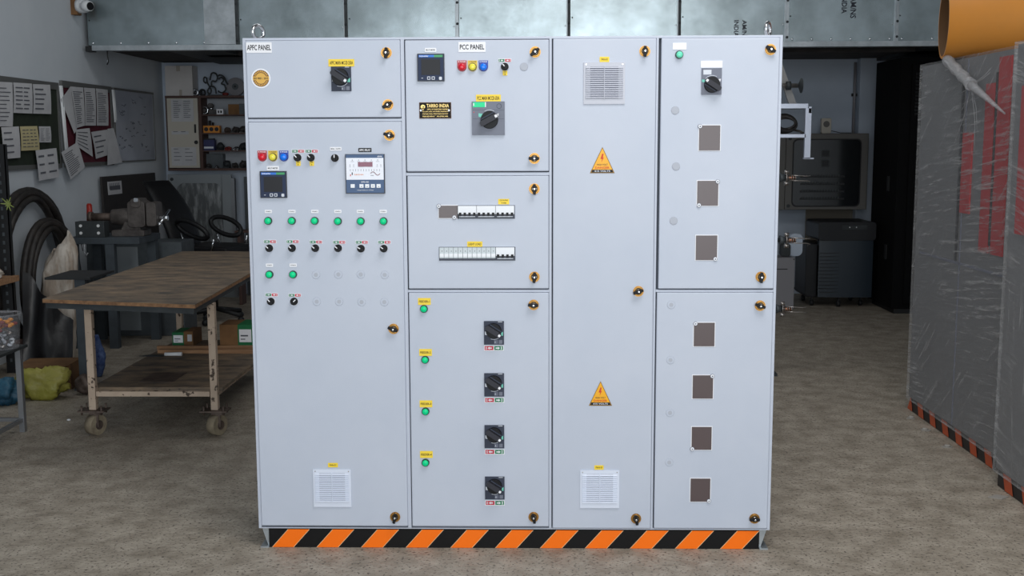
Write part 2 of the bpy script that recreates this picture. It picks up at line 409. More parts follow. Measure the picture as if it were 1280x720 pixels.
# plinth
m = MB(); m.box(-.985, .985, .012, DEP-.04, 0, ZB, 'tape_black')
m.build('plinth', sb)
m = MB(); px0, px1, zt = -.9855, .9835, .0765; m.box(px0, px1, .0075, .0115, .0, zt, 'tape_black')
per, wid, sl = .1803, .0865, .066
for k in range(-1, 12):
    b0 = -.974+per*k
    def clip(pts, xa, xb):
        def half(ps, f, X):
            out = []
            for i in range(len(ps)):
                p, q = ps[i], ps[(i+1) % len(ps)]
                ip, iq = f(p[0]), f(q[0])
                if ip: out.append(p)
                if ip != iq: t_ = (X-p[0])/(q[0]-p[0]); out.append((X, p[1]+(q[1]-p[1])*t_))
            return out
        return half(half(pts, lambda x: x >= xa, xa), lambda x: x <= xb, xb)
    pts = clip([(b0, .001), (b0+wid, .001), (b0+wid+sl, zt-.001), (b0+sl, zt-.001)], px0, px1)
    if len(pts) >= 3:
        m.prism(pts, .0062, .0076, 'tape_orange')
    for e in (b0, b0+wid):
        pts = clip([(e, .001), (e+.0022, .001), (e+sl+.0022, zt-.001), (e+sl, zt-.001)], px0, px1)
        if len(pts) >= 3: m.prism(pts, .0058, .0076, 'tape_line')
m.build('hazard_stripe', sb, label='orange and black diagonal hazard tape')
for sx in (-1, 1):
    m = MB(); x = sx*.985
    m.box(min(x, x+sx*.034), max(x, x+sx*.034), .0, .10, 0, .006, 'galvanised_strip')
    m.prism([(x, .006), (x+sx*.008, .006), (x+sx*.028, .07), (x+sx*.028, .078), (x, .078)], .02, .09, 'galvanised_strip')
    m.build('mounting_foot', sb)
for u, v, r in ((313, 40, .026), (968, 36, .026)):
    x, z = PX(u, v)
    m = MB(); ring = [(x+.014*math.sin(a), .12+.03*math.sin(a), ZT+.032+.026*math.cos(a)) for a in [2*PI*i/16 for i in range(16)]]
    m.tube(ring, .0075, 'chrome', 8, True); m.cyl((x, .12, ZT), (x, .12, ZT+.012), .012, 'chrome'); m.build('lifting_eye', sb)
for u in (350, 932):
    x, z = PX(u, 44)
    m = MB(); ring = [(x+.012*math.cos(a), .5, ZT+.018+.016*math.sin(a)) for a in [2*PI*i/12 for i in range(12)]]
    m.tube(ring, .005, 'black_matt', 6, True); m.box(x-.01, x+.01, .49, .51, ZT, ZT+.006, 'black_matt'); m.build('lifting_eye', sb, label='small black lifting eye')

# ---- devices
def place(proto, pts, name=None):
    out = []
    for i, (u, v) in enumerate(pts):
        x, z = PX(u, v)
        out.append(dup(proto, (x, Y0, z), sb) if i or proto.get('used') else proto)
        if not i: proto.location = (x, Y0, z); proto['used'] = 1
        out[-1].location = (x, Y0, z)
    return out
# locks
locks = [(483, 66, 5), (485, 131, 60), (487, 169, 105), (669, 65, 50), (668, 198, 90), (668, 236, 0), (668, 346, 5), (667, 381, 92),
         (492, 411, 110), (494, 646, 10), (667, 646, -12), (806, 64, 0), (798, 364, 70), (795, 648, -10), (963, 62, 120), (951, 346, 2), (950, 382, 108), (943, 648, 90)]
def lock_proto():
    m = MB(); m.disc(0, 0, .0205, 0, -.003, 'brass', 28); m.disc(0, 0, .0185, -.003, -.006, 'brass', 28, r1=.0165)
    m.disc(0, 0, .0145, -.006, -.0063, 'brass_dark', 24); m.disc(0, 0, .0095, -.0062, -.011, 'chrome', 20, r1=.008)
    o = m.build('door_lock', sb)
    k = MB(); k.prism([(-.0055, -.0215), (.0045, -.0225), (.0065, -.01), (.0075, 0), (.0065, .01), (.0045, .0185), (-.0045, .0185), (-.0065, .01), (-.0075, 0), (-.0065, -.01)], -.011, -.021, 'black_plastic')
    k.disc(0, 0, .004, -.021, -.023, 'chrome', 12)
    k.build('key_wing', o, bevel=.001)
    return o
lp = lock_proto(); first = True
for u, v, a in locks:
    x, z = PX(u, v)
    o = lp if first else dup(lp, (0, 0, 0), sb)
    first = False
    o.location = (x, Y0, z); o.rotation_euler = (0, math.radians(a), 0)

# green pilot lamps
def lamp_proto(lens, rim, name='pilot_lamp', r=.0158):
    o = MB().disc(0, 0, r, 0, -.009, rim, 24, r1=r*.94).build(name, sb)
    m = MB(); m.disc(0, 0, r*.76, -.009, -.0125, lens, 22); m.ball((0, -.0125, 0), (r*.74, .0045, r*.74), lens, 18, 10)
    m.build('lens', o); return o
gl = lamp_proto('lamp_green', 'lamp_green_rim')
place(gl, [(335.5, 276), (365, 276), (393.5, 276), (422.5, 276.5), (451, 276.5), (479.5, 276.5), (337, 343), (366.5, 343),
           (530, 386), (531.5, 449.5), (532, 514), (532, 578)])
ml = lamp_proto('lamp_mint', 'lamp_green_rim'); place(ml, [(849, 68.5)])
# red / yellow / blue phase lamps with shield-shaped plates
def phase(lens, rim, plate, txt, ink, pts):
    m = MB(); w, top, cz = .0178, .0235, 0
    out = [(-w, top), (w, top), (w, 0)] + [(w*math.cos(a), -w*math.sin(a)) for a in [PI*k/12 for k in range(1, 12)]] + [(-w, 0)]
    m.prism(out, 0, -.002, plate); m.text(txt, -w*.8, w*.8, .0165, .021, -.0024, ink); m.disc(0, -.001, .0158, -.002, -.009, rim, 24, r1=.0148)
    o = m.build('phase_lamp', sb); m = MB(); m.disc(0, -.001, .0125, -.009, -.012, lens, 22); m.ball((0, -.012, -.001), (.0122, .0045, .0122), lens, 18, 10); m.build('lens', o)
    place(o, pts)
phase('lamp_red', 'lamp_red_plate', 'lamp_red_plate', 'R PHASE', 'white_label', [(328, 196), (577.5, 83.5)])
phase('lamp_yellow', 'lamp_yellow_rim', 'lamp_yellow_plate', 'Y PHASE', 'olive_ink', [(341.3, 196), (590.7, 83.5)])
phase('lamp_blue', 'lamp_blue_plate', 'lamp_blue_plate', 'B PHASE', 'white_label', [(355, 196), (604.3, 83.5)])
# selector switches
def selector():
    o = MB().disc(.0015, 0, .0162, 0, -.003, 'pale_ink', 24).disc(0, 0, .0148, -.003, -.010, 'black_plastic', 24).build('selector_switch', sb)
    m = MB(); m.disc(0, 0, .0125, -.010, -.014, 'black_plastic', 22, r1=.012); m.rrect(-.0042, .0042, -.0125, .0135, .003, -.014, -.022, 'black_plastic')
    m.box(-.0019, .0019, -.0235, -.0219, .001, .0128, 'white_label')
    m.build('pointer_knob', o, bevel=.0006); return o
sp = selector(); first = True
sel = [(337, 310, -45), (365.5, 310, -45), (394.5, 310, -50), (423, 310, -50), (451.5, 310.5, -60), (480, 310.5, -55), (339, 376.5, -40), (368, 376.5, 45),
       (372.3, 197, -42), (389, 197, -42), (419, 197.5, 0), (631, 83.5, -40)]
for u, v, a in sel:
    x, z = PX(u, v); o = sp if first else dup(sp, (0, 0, 0), sb); first = False
    o.location = (x, Y0, z); o.rotation_euler = (0, math.radians(a), 0)
# small tags: green/red on-off strips over switches
def arrow(m, x, z, L, h, d, y, mt):      # arrow pointing d=-1 left, +1 right
    m.box(min(x-d*L/2, x), max(x-d*L/2, x), y, y+.0004, z-h*.22, z+h*.22, mt)
    m.prism([(x, z+h/2), (x+d*L/2, z), (x, z-h/2)], y, y+.0004, mt)
def tag_strip(w, h, left, right, flip):
    m = MB(); m.box(-w/2, w/2, -.0009, 0, -h/2, h/2, 'white_label')
    b = w*.035; m.box(-w/2+b, -b*.6, -.0014, -.0008, -h/2+b, h/2-b, left); m.box(b*.6, w/2-b, -.0014, -.0008, -h/2+b, h/2-b, right)
    q = w/4
    if not flip:   # switches over the knobs: green with left arrow, red with right arrow
        m.box(-q-w*.16, -q-w*.13, -.0019, -.0013, -h*.25, h*.25, 'white_label'); arrow(m, -q+w*.03, 0, w*.2, h*.5, -1, -.0019, 'white_label')
        arrow(m, q-w*.03, 0, w*.2, h*.5, 1, -.0019, 'white_label'); m.text('0', q+w*.11, q+w*.17, -h*.25, h*.25, -.0019, 'white_label')
    else:          # under rotary handles: red 0 and arrow left, green arrow right and 1
        m.text('0', -q-w*.17, -q-w*.1, -h*.25, h*.25, -.0019, 'white_label'); arrow(m, -q+w*.04, 0, w*.22, h*.5, -1, -.0019, 'white_label')
        arrow(m, q-w*.05, 0, w*.22, h*.5, 1, -.0019, 'white_label'); m.text('1', q+w*.11, q+w*.15, -h*.28, h*.28, -.0019, 'white_label')
    return m.build('position_tag', sb)
place(tag_strip(.050, .0135, 'green_label', 'red_label', False),
      [(337.5, 302), (366, 302), (395, 302.5), (424, 302.8), (452.3, 302.8), (480.5, 302.8), (339.5, 368.5), (368.5, 369), (372.6, 189), (389.7, 189), (631, 75.5)])
place(tag_strip(.078, .0215, 'red_label', 'green_label', True), [(617.3, 435), (618, 500), (618.3, 564.7), (618.7, 628.5)])
# lettered labels
def label(u0, u1, v0, v1, lines, base='white_label', ink='label_ink', r=.002, pad=.07, name='label_plate'):
    x0, z1 = PX(u0, v0); x1, z0 = PX(u1, v1)
    m = MB(); m.rrect(x0, x1, z0, z1, r, -.0012, 0, base)
    w, h = x1-x0, z1-z0; n = len(lines)
    for i, (t_, fx, fh) in enumerate(lines):
        zc = z1-h*(i+.5)/n; hh = h/n*fh; ww = w*fx; xc = (x0+x1)/2
        if t_: m.text(t_, xc-ww/2, xc+ww/2, zc-hh/2, zc+hh/2, -.0016, ink)
    return m.build(name, sb, loc=(0, Y0, 0))
label(307.5, 340, 53, 66, [('APFC PANEL', .93, .52)]); label(573, 607, 52.5, 65, [('PCC PANEL', .9, .5)])
label(410.5, 443, 74, 83, [('APFC MAIN MCCB 250A', .9, .5)], 'yellow_label', 'olive_ink')
label(595, 626, 118.3, 127, [('PCC MAIN MCCB 630A', .9, .55)], 'yellow_label', 'olive_ink')
label(333.5, 349, 207.5, 213, [('MULTI METER', .8, .32)]); label(531, 545.5, 60, 65, [('MULTI METER', .8, .32)])
label(412.5, 427, 183.8, 188.3, [('MAN. / AUTO', .85, .36)]); label(448, 464.5, 185, 190, [('APFC RELAY', .86, .5)], 'label_ink', 'white_label')
for i, u in enumerate((335.5, 365, 393.5, 422.3, 450.5, 479)): label(u-4.6, u+4.6, 262.2, 266.4, [('STAGE-%d' % (i+1), .7, .28)])
for i, u in enumerate((337, 366.5)): label(u-4.6, u+4.6, 329.3, 333.6, [('STAGE-%d' % (i+7), .7, .28)])
for i, (u, v) in enumerate(((530.5, 376.8), (532, 440.5), (532.5, 504.7), (533, 568))): label(u-8, u+8, v-4.3, v+4.3, [('FEEDER-%d' % (i+1), .84, .32)], 'yellow_label', 'olive_ink')
for u, v in ((373, 204.3), (389.9, 204.3), (631.3, 91.3)): label(u-2.9, u+2.9, v-3.1, v+3.1, [('FAN', .5, .5), ('1', .14, .55)], 'yellow_label', 'olive_ink')
label(622.8, 636.5, 248.6, 255.4, [('COOLING', .75, .5), ('TOWER', .5, .5)], 'yellow_label', 'olive_ink')
label(584, 603, 301.8, 308.4, [('LIGHT LOAD', .84, .45)], 'yellow_label', 'olive_ink')
label(749.5, 761.5, 71, 77.5, [('FAN-01', .66, .45)], 'yellow_label', 'olive_ink'); label(743, 754.5, 581.5, 587, [('FAN-01', .7, .42)], 'yellow_label', 'olive_ink')
label(410, 422.5, 578.5, 584, [('FAN-01', .66, .42)], 'yellow_label', 'olive_ink')
label(841, 858, 53.5, 62, [('', 1, 1)]); label(876, 903, 76, 84.6, [('', 1, 1)])
# meters
def meter():
    m = MB(); h = .0515
    m.box(-h, h, -.009, 0, -h, h, 'meter_edge'); m.box(-h+.003, h-.003, -.0105, -.009, -h+.003, h-.003, 'meter_body')
    m.box(-h+.006, h*.25, -.0112, -.0104, h-.0135, h-.005, 'meter_blue'); m.box(h*.25, h-.006, -.0112, -.0104, h-.0135, h-.005, 'meter_green')
    m.text('Schneider', -h+.009, -.008, h-.0118, h-.0065, -.0116, 'white_label')
    o = m.build('panel_meter', sb)
    m = MB(); m.box(-.036, .036, -.0115, -.0104, -.028, .030, 'meter_screen'); m.build('display', o)
    m = MB(); z = -.040
    m.box(-.036, -.030, -.012, -.0104, z-.001, z+.001, 'pale_ink')
    for x in (-.008, .009):
        m.rrect(x-.006, x+.006, z-.006, z+.006, .002, -.012, -.0104, 'pale_ink'); m.box(x-.0035, x+.0035, -.0124, -.0119, z-.0035, z+.0035, 'meter_body')
    m.rrect(.031, .042, z-.007, z+.005, .003, -.012, -.0104, 'pale_ink'); m.build('button', o)
    return o
place(meter(), [(342.3, 230.6), (538.8, 84.5)])
# power-factor relay
x0, z1 = PX(432.5, 193); x1, z0 = PX(481, 241.5); xc, zc = (x0+x1)/2, (z0+z1)/2
m = MB(); h = .0755; m.box(-h, h, -.010, 0, -h, h, 'meter_edge'); m.box(-h+.003, h-.003, -.0115, -.01, -h+.003, h-.002, 'relay_blue')
m.box(-h+.0035, h-.0035, -.012, -.0114, -.022, h-.0145, 'relay_face')
m.text('KPFR', h-.026, h-.008, h-.0115, h-.0065, -.0121, 'white_label')
for i in range(5):
    x = -.048+.0245*i; m.disc(x, .053, .0016, -.0122, -.012, 'label_ink', 8); m.box(x-.006, x+.006, -.0123, -.012, .0468, .0478, 'paper_ink')
for x in (-.057, -.043, .048, .062): m.disc(x, .034, .0016, -.0122, -.012, 'label_ink', 8); m.box(x-.003, x+.003, -.0123, -.012, .0272, .0282, 'paper_ink')
for i in range(12):
    x = -.056+.0102*i; m.disc(x, .0165, .0013, -.0122, -.012, 'label_ink', 8); m.box(x-.0006, x+.0006, -.0123, -.012, .010, .0145, 'paper_ink')
m.box(-.0575, -.054, -.0123, -.012, -.0085, -.0015, 'red_ink'); m.box(-.051, -.047, -.0123, -.012, -.004, .006, 'meter_edge')
m.text('SUBODHAN', -.041, -.006, -.005, 0, -.0123, 'orange_ink')
wv = [(.022+.036*k/14, -.0123, .0015+.0065*math.sin(2*PI*k/14)) for k in range(15)]; m.tube(wv, .0011, 'rubber_red', 5)
m.text('POWER', .022, .034, -.0075, -.005, -.0123, 'label_ink')
m.text('KPFR-1000', -.015, .014, -.0335, -.0285, -.0121, 'white_label'); m.text('INTELLIGENT POWER FACTOR CONTROLLER', -.031, .032, -.064, -.0605, -.0121, 'pale_ink')
o = m.build('power_factor_relay', sb, loc=(xc, Y0, zc))
MB().box(-.026, .030, -.0135, -.0119, .0275, .0455, 'relay_window').build('display', o)
for i, x in enumerate((-.048, -.014, .008, .030, .052)):
    m = MB(); m.rrect(x-.0078, x+.0078, -.053, -.039, .0015, -.014, -.0114, 'mcb_white')
    if i: m.prism([(x-.003, -.0475), (x+.003, -.0475), (x, -.0445 if i == 3 else -.0505)], -.0145, -.0139, 'meter_edge')
    m.build('button', o)
# rotary handles for breakers
def knob(o, ang, R, grip='black_plastic', y=-.006, bar='knob_grip'):
    m = MB(); m.disc(0, 0, R, y, y-.012, 'black_plastic', 32, r1=R*.93); 
    m.T = Matrix.Rotation(math.radians(ang), 4, 'Y')
    m.rrect(-R*1.12, R*1.06, -R*.3, R*.3, R*.22, y-.012, y-.030, bar)
    m.box(-R*.85, R*.85, y-.016, y-.011, R*.42, R*.55, 'handle_plate'); 
    m.rrect(R*.72, R*1.02, -R*.16, R*.16, R*.08, y-.0305, y-.0302, 'white_label')
    return m.build('rotary_knob', o, bevel=.001)
def rotary(w, h, cxo, czo, ang, R, plate, loc, style):
    m = MB(); m.box(-w/2, w/2, -.006, 0, -h/2, h/2, plate)
    if style in ('feeder', 'main'):
        m.prism([(-w*.46, czo-R*.5), (-w*.46, czo-R*.05), (-w*.30, czo-R*.3), (-w*.24, czo-R*.6)], -.0066, -.0059, 'pale_ink')
        m.prism([(w*.28, czo-R*.45), (w*.45, czo-R*.1), (w*.45, czo-R*.62), (w*.30, czo-R*.6)], -.0066, -.0059, 'mint_ink')
        arc = [(cxo+R*1.1*math.cos(a), -.0063, czo+R*1.1*math.sin(a)) for a in [math.radians(-110+70*k/8) for k in range(9)]]
        m.tube(arc, .0012, 'pale_ink', 5); m.box(0, w*.2, -.0066, -.0059, -h*.46, -h*.3, 'vent_gap'); m.box(w*.24, w*.42, -.0066, -.0059, -h*.46, -h*.3, 'handle_plate_grey')
        m.text('A', w*.03, w*.09, -h*.44, -h*.34, -.0068, 'pale_ink'); m.box(w*.2, w*.42, -.0066, -.0059, h*.46, h*.485, 'pale_ink')
    o = m.build('rotary_handle', sb, loc=(loc[0], Y0, loc[1]), bevel=.0012)
    k = knob(o, ang, R); k.location = (cxo, 0, czo)
    return o
def ctr(u0, u1, v0, v1): a = PX(u0, v0); b = PX(u1, v1); return (a[0]+b[0])/2, (a[1]+b[1])/2, b[0]-a[0], a[1]-b[1]
x, z, w, h = ctr(414, 439.5, 83.3, 114); rotary(w, h, -.004, h*.08, 33, .0325, 'handle_plate', (x, z), 'main')
x, z, w, h = ctr(605, 630, 401.2, 430.5); f0 = rotary(w, h, -.001, h*.09, 33, .031, 'handle_plate', (x, z), 'feeder')
for a in ((605.5, 630, 466.3, 495.3), (605.8, 630.2, 531, 560), (606.3, 630.7, 595.3, 624)):
    x, z, w, h = ctr(*a); dup(f0, (x, Y0, z), sb)
x, z, w, h = ctr(590, 631, 127, 168.7); m = MB(); m.box(-w/2, w/2, -.008, 0, -h/2, h/2, 'handle_plate_grey')
m.box(-w*.47, -w*.08, -.0086, -.0079, h*.33, h*.48, 'lamp_green'); m.box(-w*.46, -w*.43, -.009, -.0085, h*.37, h*.45, 'white_label'); m.box(-w*.1, -w*.07, -.009, -.0085, h*.33, h*.48, 'white_label')
for zz in (h*.24, -h*.02): m.box(-w*.48, w*.48, -.0083, -.0079, zz, zz+.0008, 'handle_plate')
rg = [(w*.33+.009*math.cos(a), -.0082, h*.36+.009*math.sin(a)) for a in [2*PI*k/20 for k in range(20)]]; m.tube(rg, .0007, 'handle_plate', 5, True)
m.prism([(-w*.3, h*.05), (-w*.3, h*.15), (-w*.16, h*.13), (-w*.2, h*.02)], -.0086, -.0079, 'mint_ink'); m.prism([(w*.3, 0), (w*.32, h*.15), (w*.22, h*.1)], -.0086, -.0079, 'white_label')
m.tube([(.004+.037*math.cos(a), -.0083, -.006+.037*math.sin(a)) for a in [math.radians(60+60*k/8) for k in range(9)]], .0012, 'pale_ink', 5)
m.disc(-w*.44, h*.18, .002, -.0086, -.0079, 'lamp_red', 8)
o = m.build('rotary_handle', sb, loc=(x, Y0, z), bevel=.0012, label='large mid grey breaker handle with green status strip')
k = knob(o, -28, .034, y=-.008); k.location = (.004, 0, -.006)
x, z, w, h = ctr(877, 901.5, 85.5, 118.3); m = MB(); m.box(-w/2, w/2, -.006, 0, -h/2, h/2, 'handle_plate_grey'); m.box(-w*.42, -w*.02, -.0066, -.0059, h*.26, h*.44, 'pale_ink')
m.prism([(-w*.48, -h*.02), (-w*.48, h*.08), (-w*.3, h*.06), (-w*.34, -h*.04)], -.0066, -.0059, 'mint_ink'); m.prism([(w*.3, h*.08), (w*.46, h*.1), (w*.42, -h*.02)], -.0066, -.0059, 'white_label')
m.tube([(.002+.034*math.cos(a), -.0065, -.012+.034*math.sin(a)) for a in [math.radians(60+80*k/8) for k in range(9)]], .0013, 'pale_ink', 5)
o = m.build('rotary_handle', sb, loc=(x, Y0, z), bevel=.0012); k = knob(o, 213, .031); k.location = (.002, 0, -.012)
# brown cover plates with white snap buttons
covers = [((874, 899.7, 156.8, 188), [(875, 158)]), ((871.7, 897.3, 226, 257), [(897, 227), (873.6, 256.5)]), ((870, 896, 294.3, 325), [(894, 323.7)]),
          ((867.5, 892.8, 403.3, 432.7), [(869.3, 404.5)]), ((866, 890.8, 469, 498), [(890.3, 470)]), ((864.8, 889, 533.5, 562), [(865.2, 561)]), ((863.3, 887.3, 598, 626.8), [(886, 626)]),
          ((548.5, 572, 257, 272.4), [(548.6, 257.6), (568, 271.6)])]
for (u0, u1, v0, v1), bs in covers:
    x0, z1 = PX(u0, v0); x1, z0 = PX(u1, v1)
    o = MB().box(x0-.003, x1+.003, -.0006, 0, z0-.003, z1+.003, 'white_label').box(x0, x1, -.0025, -.0005, z0, z1, 'brown_cover').build('blanking_cover', sb, loc=(0, Y0, 0))
    for u, v in bs:
        x, z = PX(u, v); m = MB(); m.disc(x, z, .0085, -.0005, -.003, 'vent_gap', 16); m.disc(x, z, .0073, -.002, -.0055, 'mcb_white', 16, r1=.0065); m.disc(x, z, .0028, -.0055, -.0062, 'vent_gap', 10); m.build('snap_button', o)
# sealed round knockouts
m0 = MB(); m0.disc(0, 0, .0155, 0, -.0012, 'patch', 24, r1=.0148); m0.disc(0, 0, .012, -.0012, -.0018, 'patch', 20)
kn = m0.build('round_hole_plug', sb)
place(kn, [(844, 138), (845, 208), (842, 276), (655, 83.5)])
m0 = MB(); m0.disc(0, 0, .0158, 0, -.0007, 'panel_paint', 24, r1=.015); m0.disc(0, 0, .008, -.0007, -.0012, 'patch', 20); kn2 = m0.build('round_hole_plug', sb)
place(kn2, [(839, 381), (838, 450), (837.5, 516), (836.5, 578), (395, 343.5), (423, 343), (451, 343), (481, 343.5), (396, 377), (424, 377), (452, 377.5), (480.5, 377.5)])
# ventilation grilles
def vent(u0, u1, v0, v1, col):
    x, z, w, h = ctr(u0, u1, v0, v1)
    o = MB().box(-w/2, w/2, -.004, 0, -h/2, h/2, col).box(-w*.34, w*.34, -.0044, -.0039, -h*.36, h*.40, 'vent_gap').build('fan_grille', sb, loc=(x, Y0, z), bevel=.001)
    m = MB(); n = 15
    for i in range(n):
        zz = h*.40-(i+.5)*h*.76/n; q = h*.76/n
        m.prism([(0, 0), (0, 0)], 0, 0, col) if False else None
        m.add([(-w*.45, -.0045, zz+q*.34), (w*.45, -.0045, zz+q*.34), (w*.45, -.009, zz-q*.28), (-w*.45, -.009, zz-q*.28), (-w*.45, -.0045, zz-q*.36), (w*.45, -.0045, zz-q*.36)],
              [(0, 1, 2, 3), (3, 2, 5, 4), (0, 3, 4), (1, 5, 2)], col)
    m.box(-.0012, .0012, -.0095, -.004, -h*.37, h*.41, col); m.build('louvre', o)
    m = MB()
    for sx in (-1, 1): m.disc(sx*w*.44, h*.45, .0025, -.004, -.0052, 'chrome', 10)
    m.build('screw', o)
vent(729.5, 781, 78, 130, 'vent_grey'); vent(725.3, 773.7, 587.5, 634.7, 'vent_white'); vent(391.3, 439.7, 586.3, 633.3, 'vent_white')
# breakers behind cut-outs
def window(u0, u1, v0, v1):
    x, z, w, h = ctr(u0, u1, v0, v1)
    return MB().box(-w/2-.002, w/2+.002, -.0006, 0, -h/2-.002, h/2+.002, 'gasket').build('breaker_window', sb, loc=(x, Y0, z)), x, z, w, h
def mcb(o, x, wd, z0, z1, poles):
    h = z1-z0; m = MB(); m.box(x+.0008, x+wd-.0008, -.008, -.0005, z0+h*.34, z1, 'mcb_white'); m.box(x+.0008, x+wd-.0008, -.006, -.0005, z0+h*.04, z0+h*.34, 'mcb_dark')
    m.box(x+wd*.08, x+wd*.92, -.0075, -.006, z0+h*.1, z0+h*.16, 'pale_ink')
    q = wd/poles
    for i in range(poles): m.box(x+q*(i+.26), x+q*(i+.76), -.013, -.006, z0+h*.22, z0+h*.46, 'black_plastic')
    m.build('circuit_breaker', o)
o, x, z, w, h = window(572.3, 643, 257.3, 272.6)
for i in range(3): mcb(o, -w/2+w*i/3, w/3, -h/2, h/2, 4)
o, x, z, w, h = window(549.3, 643.6, 309.3, 325)
q = w*.745/12
for i in range(12):
    xx = -w/2+q*i; m = MB(); m.box(xx+.0006, xx+q-.0006, -.006, -.0005, -h/2+h*.16, h/2, 'mcb_blank'); m.box(xx+.001, xx+q-.001, -.0075, -.006, -h/2+h*.26, -h/2+h*.52, 'mcb_white')
    m.disc(xx+q*.55, h*.22, .0016, -.0065, -.006, 'label_ink', 8); m.box(xx, xx+q-.0008, -.005, -.0005, -h/2+.001, -h/2+h*.17, 'mcb_dark'); m.build('blank_module', o)
mcb(o, w/2-w*.253, w*.25, -h/2, h/2, 4)
# danger triangles
def danger(ua, va, ub0, ub1, vb):
    xa, za = PX(ua, va); x0, zb = PX(ub0, vb); x1, _ = PX(ub1, vb); w = x1-x0; h = za-zb; m = MB()
    T = lambda pts: [(xa+p[0]*w, zb+p[1]*h) for p in pts]
    m.prism(T([(-.5, 0), (.5, 0), (0, 1)]), -.0008, 0, 'warning_edge'); m.prism(T([(-.46, .02), (.46, .02), (0, .95)]), -.0012, -.0007, 'warning_amber')
    m.prism(T([(-.45, .025), (.45, .025), (.40, .135), (-.40, .135)]), -.0016, -.0011, 'label_ink')
    m.prism(T([(-.01, .74), (.05, .74), (.02, .60), (.06, .60), (-.04, .40), (-.01, .54), (-.08, .54)]), -.0016, -.0011, 'warning_red')
    m.text('415 VOLTS', xa-w*.32, xa+w*.32, zb+h*.045, zb+h*.115, -.0018, 'pale_ink'); m.text('DANGER', xa-w*.29, xa+w*.29, zb+h*.165, zb+h*.25, -.0016, 'warning_red')
    m.text('\u0916\u0924\u0930\u093e' if False else 'HIGH VOLT', xa-w*.22, xa+w*.22, zb+h*.29, zb+h*.36, -.0016, 'sticker_brown')
    m.build('warning_sign', sb, loc=(0, Y0, 0))
danger(753, 183.6, 737.5, 768.5, 216.5); danger(750.7, 476.3, 736.5, 765.5, 507)
# maker's nameplate
x0, z1 = PX(524, 128); x1, z0 = PX(564.2, 148); w, h = x1-x0, z1-z0
m = MB(); m.box(x0, x1, -.0015, 0, z0, z1, 'sticker_brown'); m.box(x0+.0015, x1-.0015, -.002, -.0014, z0+.0015, z1-.0015, 'nameplate_black')
m.disc(x0+w*.115, z1-h*.28, .0085, -.002, -.0026, 'gold_ink', 20); m.prism([(x0+w*.07, z1-h*.35), (x0+w*.17, z1-h*.35), (x0+w*.115, z1-h*.5)], -.0026, -.002, 'gold_ink')
m.disc(x0+w*.13, z1-h*.28, .0025, -.0026, -.003, 'nameplate_black', 12)
m.text('TARRO INDIA', x0+w*.23, x0+w*.93, z1-h*.32, z1-h*.1, -.0024, 'gold_ink')
for i, (t_, a, b) in enumerate((('MFG. OF ELECTRIC PANELS', .25, .92), ('PCC, MCC, APFC, VFD PANELS, SANDWICH', .1, .9), ('CONTROL PANELS, RISING MAINS, BUS DUCT', .1, .9), ('SALES AND SERVICE  *  INDUSTRIAL AREA', .1, .9))):
    zz = z1-h*(.47+.145*i); m.text(t_, x0+w*a, x0+w*b, zz, zz+h*.075, -.0024, 'gold_ink')
o = m.build('nameplate', sb, loc=(0, Y0, 0), label='black nameplate with gold lettering')
m = MB()
for xx in (x0+w*.05, x1-w*.07): m.disc(xx, z1-h*.5, .004, -.002, -.004, 'mcb_white', 12)
m.build('rivet', o)
# round gold certification sticker
x, z = PX(326.3, 98); m = MB(); m.disc(x, z, .037, 0, -.0006, 'white_label', 40); m.disc(x, z, .0315, -.0006, -.0009, 'sticker_brown', 40); m.disc(x, z, .0205, -.0009, -.0012, 'sticker_gold', 32)
for a0 in (30, 210):
    for k in range(9):
        a = math.radians(a0+15*k); m.T = Matrix.Translation((x+.026*math.cos(a), 0, z+.026*math.sin(a))) @ Matrix.Rotation(PI/2-a, 4, 'Y')
        m.box(-.002, .002, -.0013, -.0008, -.003, .003, 'sticker_gold'); m.T = Matrix()
m.box(x-.031, x+.031, -.0014, -.001, z-.0075, z+.0075, 'sticker_gold'); m.text('ISO 9001 : 2015', x-.028, x+.028, z-.004, z+.004, -.0018, 'label_ink'); m.build('round_sticker', sb, loc=(0, Y0, 0), label='round gold and white certification sticker')

# ============================================================ left side
# boards on the left wall: local x -> world +y, local -y -> world +x
def wall_T(X): return Matrix(((0, -1, 0, X), (1, 0, 0, 0), (0, 0, 1, 0), (0, 0, 0, 1)))
def LW(u, v, X=XL+.03): p = on(0, X, u, v); return p.y, p.z
def board(name, label, y0, y1, z0, z1, face, frame, cat, marks=0, edge=None, fw=.022):
    t = thing(name, label, cat, (XL+.001, (y0+y1)/2, z0)); w = (y1-y0)/2; h = z1-z0
    R = wall_T(0); m = MB(); m.T = R; m.box(-w, w, -.015, 0, 0, h, face)
    for k in range(marks):
        xx = random.uniform(-w*.85, w*.5); zz = random.uniform(h*.1, h*.93); L = random.uniform(.03, .12)
        pts = [(xx+L*q/6, -.016, zz+random.uniform(-.012, .012)) for q in range(7)]; m.tube(pts, .0018, 'paper_ink', 4)
    m.build('board_face', t)
    m = MB(); m.T = R; m.box(-w-fw*.3, w+fw*.3, -.025, 0, h-fw*.6, h+fw, frame); m.box(-w, w, -.022, 0, -fw, 0, frame); m.box(-w-fw*.4, -w+fw*.5, -.022, 0, 0, h, frame); m.box(w-fw*.5, w+fw*.4, -.022, 0, 0, h, frame)
    m.build('board_frame', t)
    if edge:
        m = MB(); m.T = R; m.tube([(edge[0], -.03, h-.01), (edge[1], -.034, edge[2])], .011, 'white_plastic', 8); m.tube([(edge[0]+.028, -.03, h-.01), (edge[1]+.028, -.034, edge[2]+.02)], .009, 'white_plastic', 8); m.build('cable_cover', t)
    return t
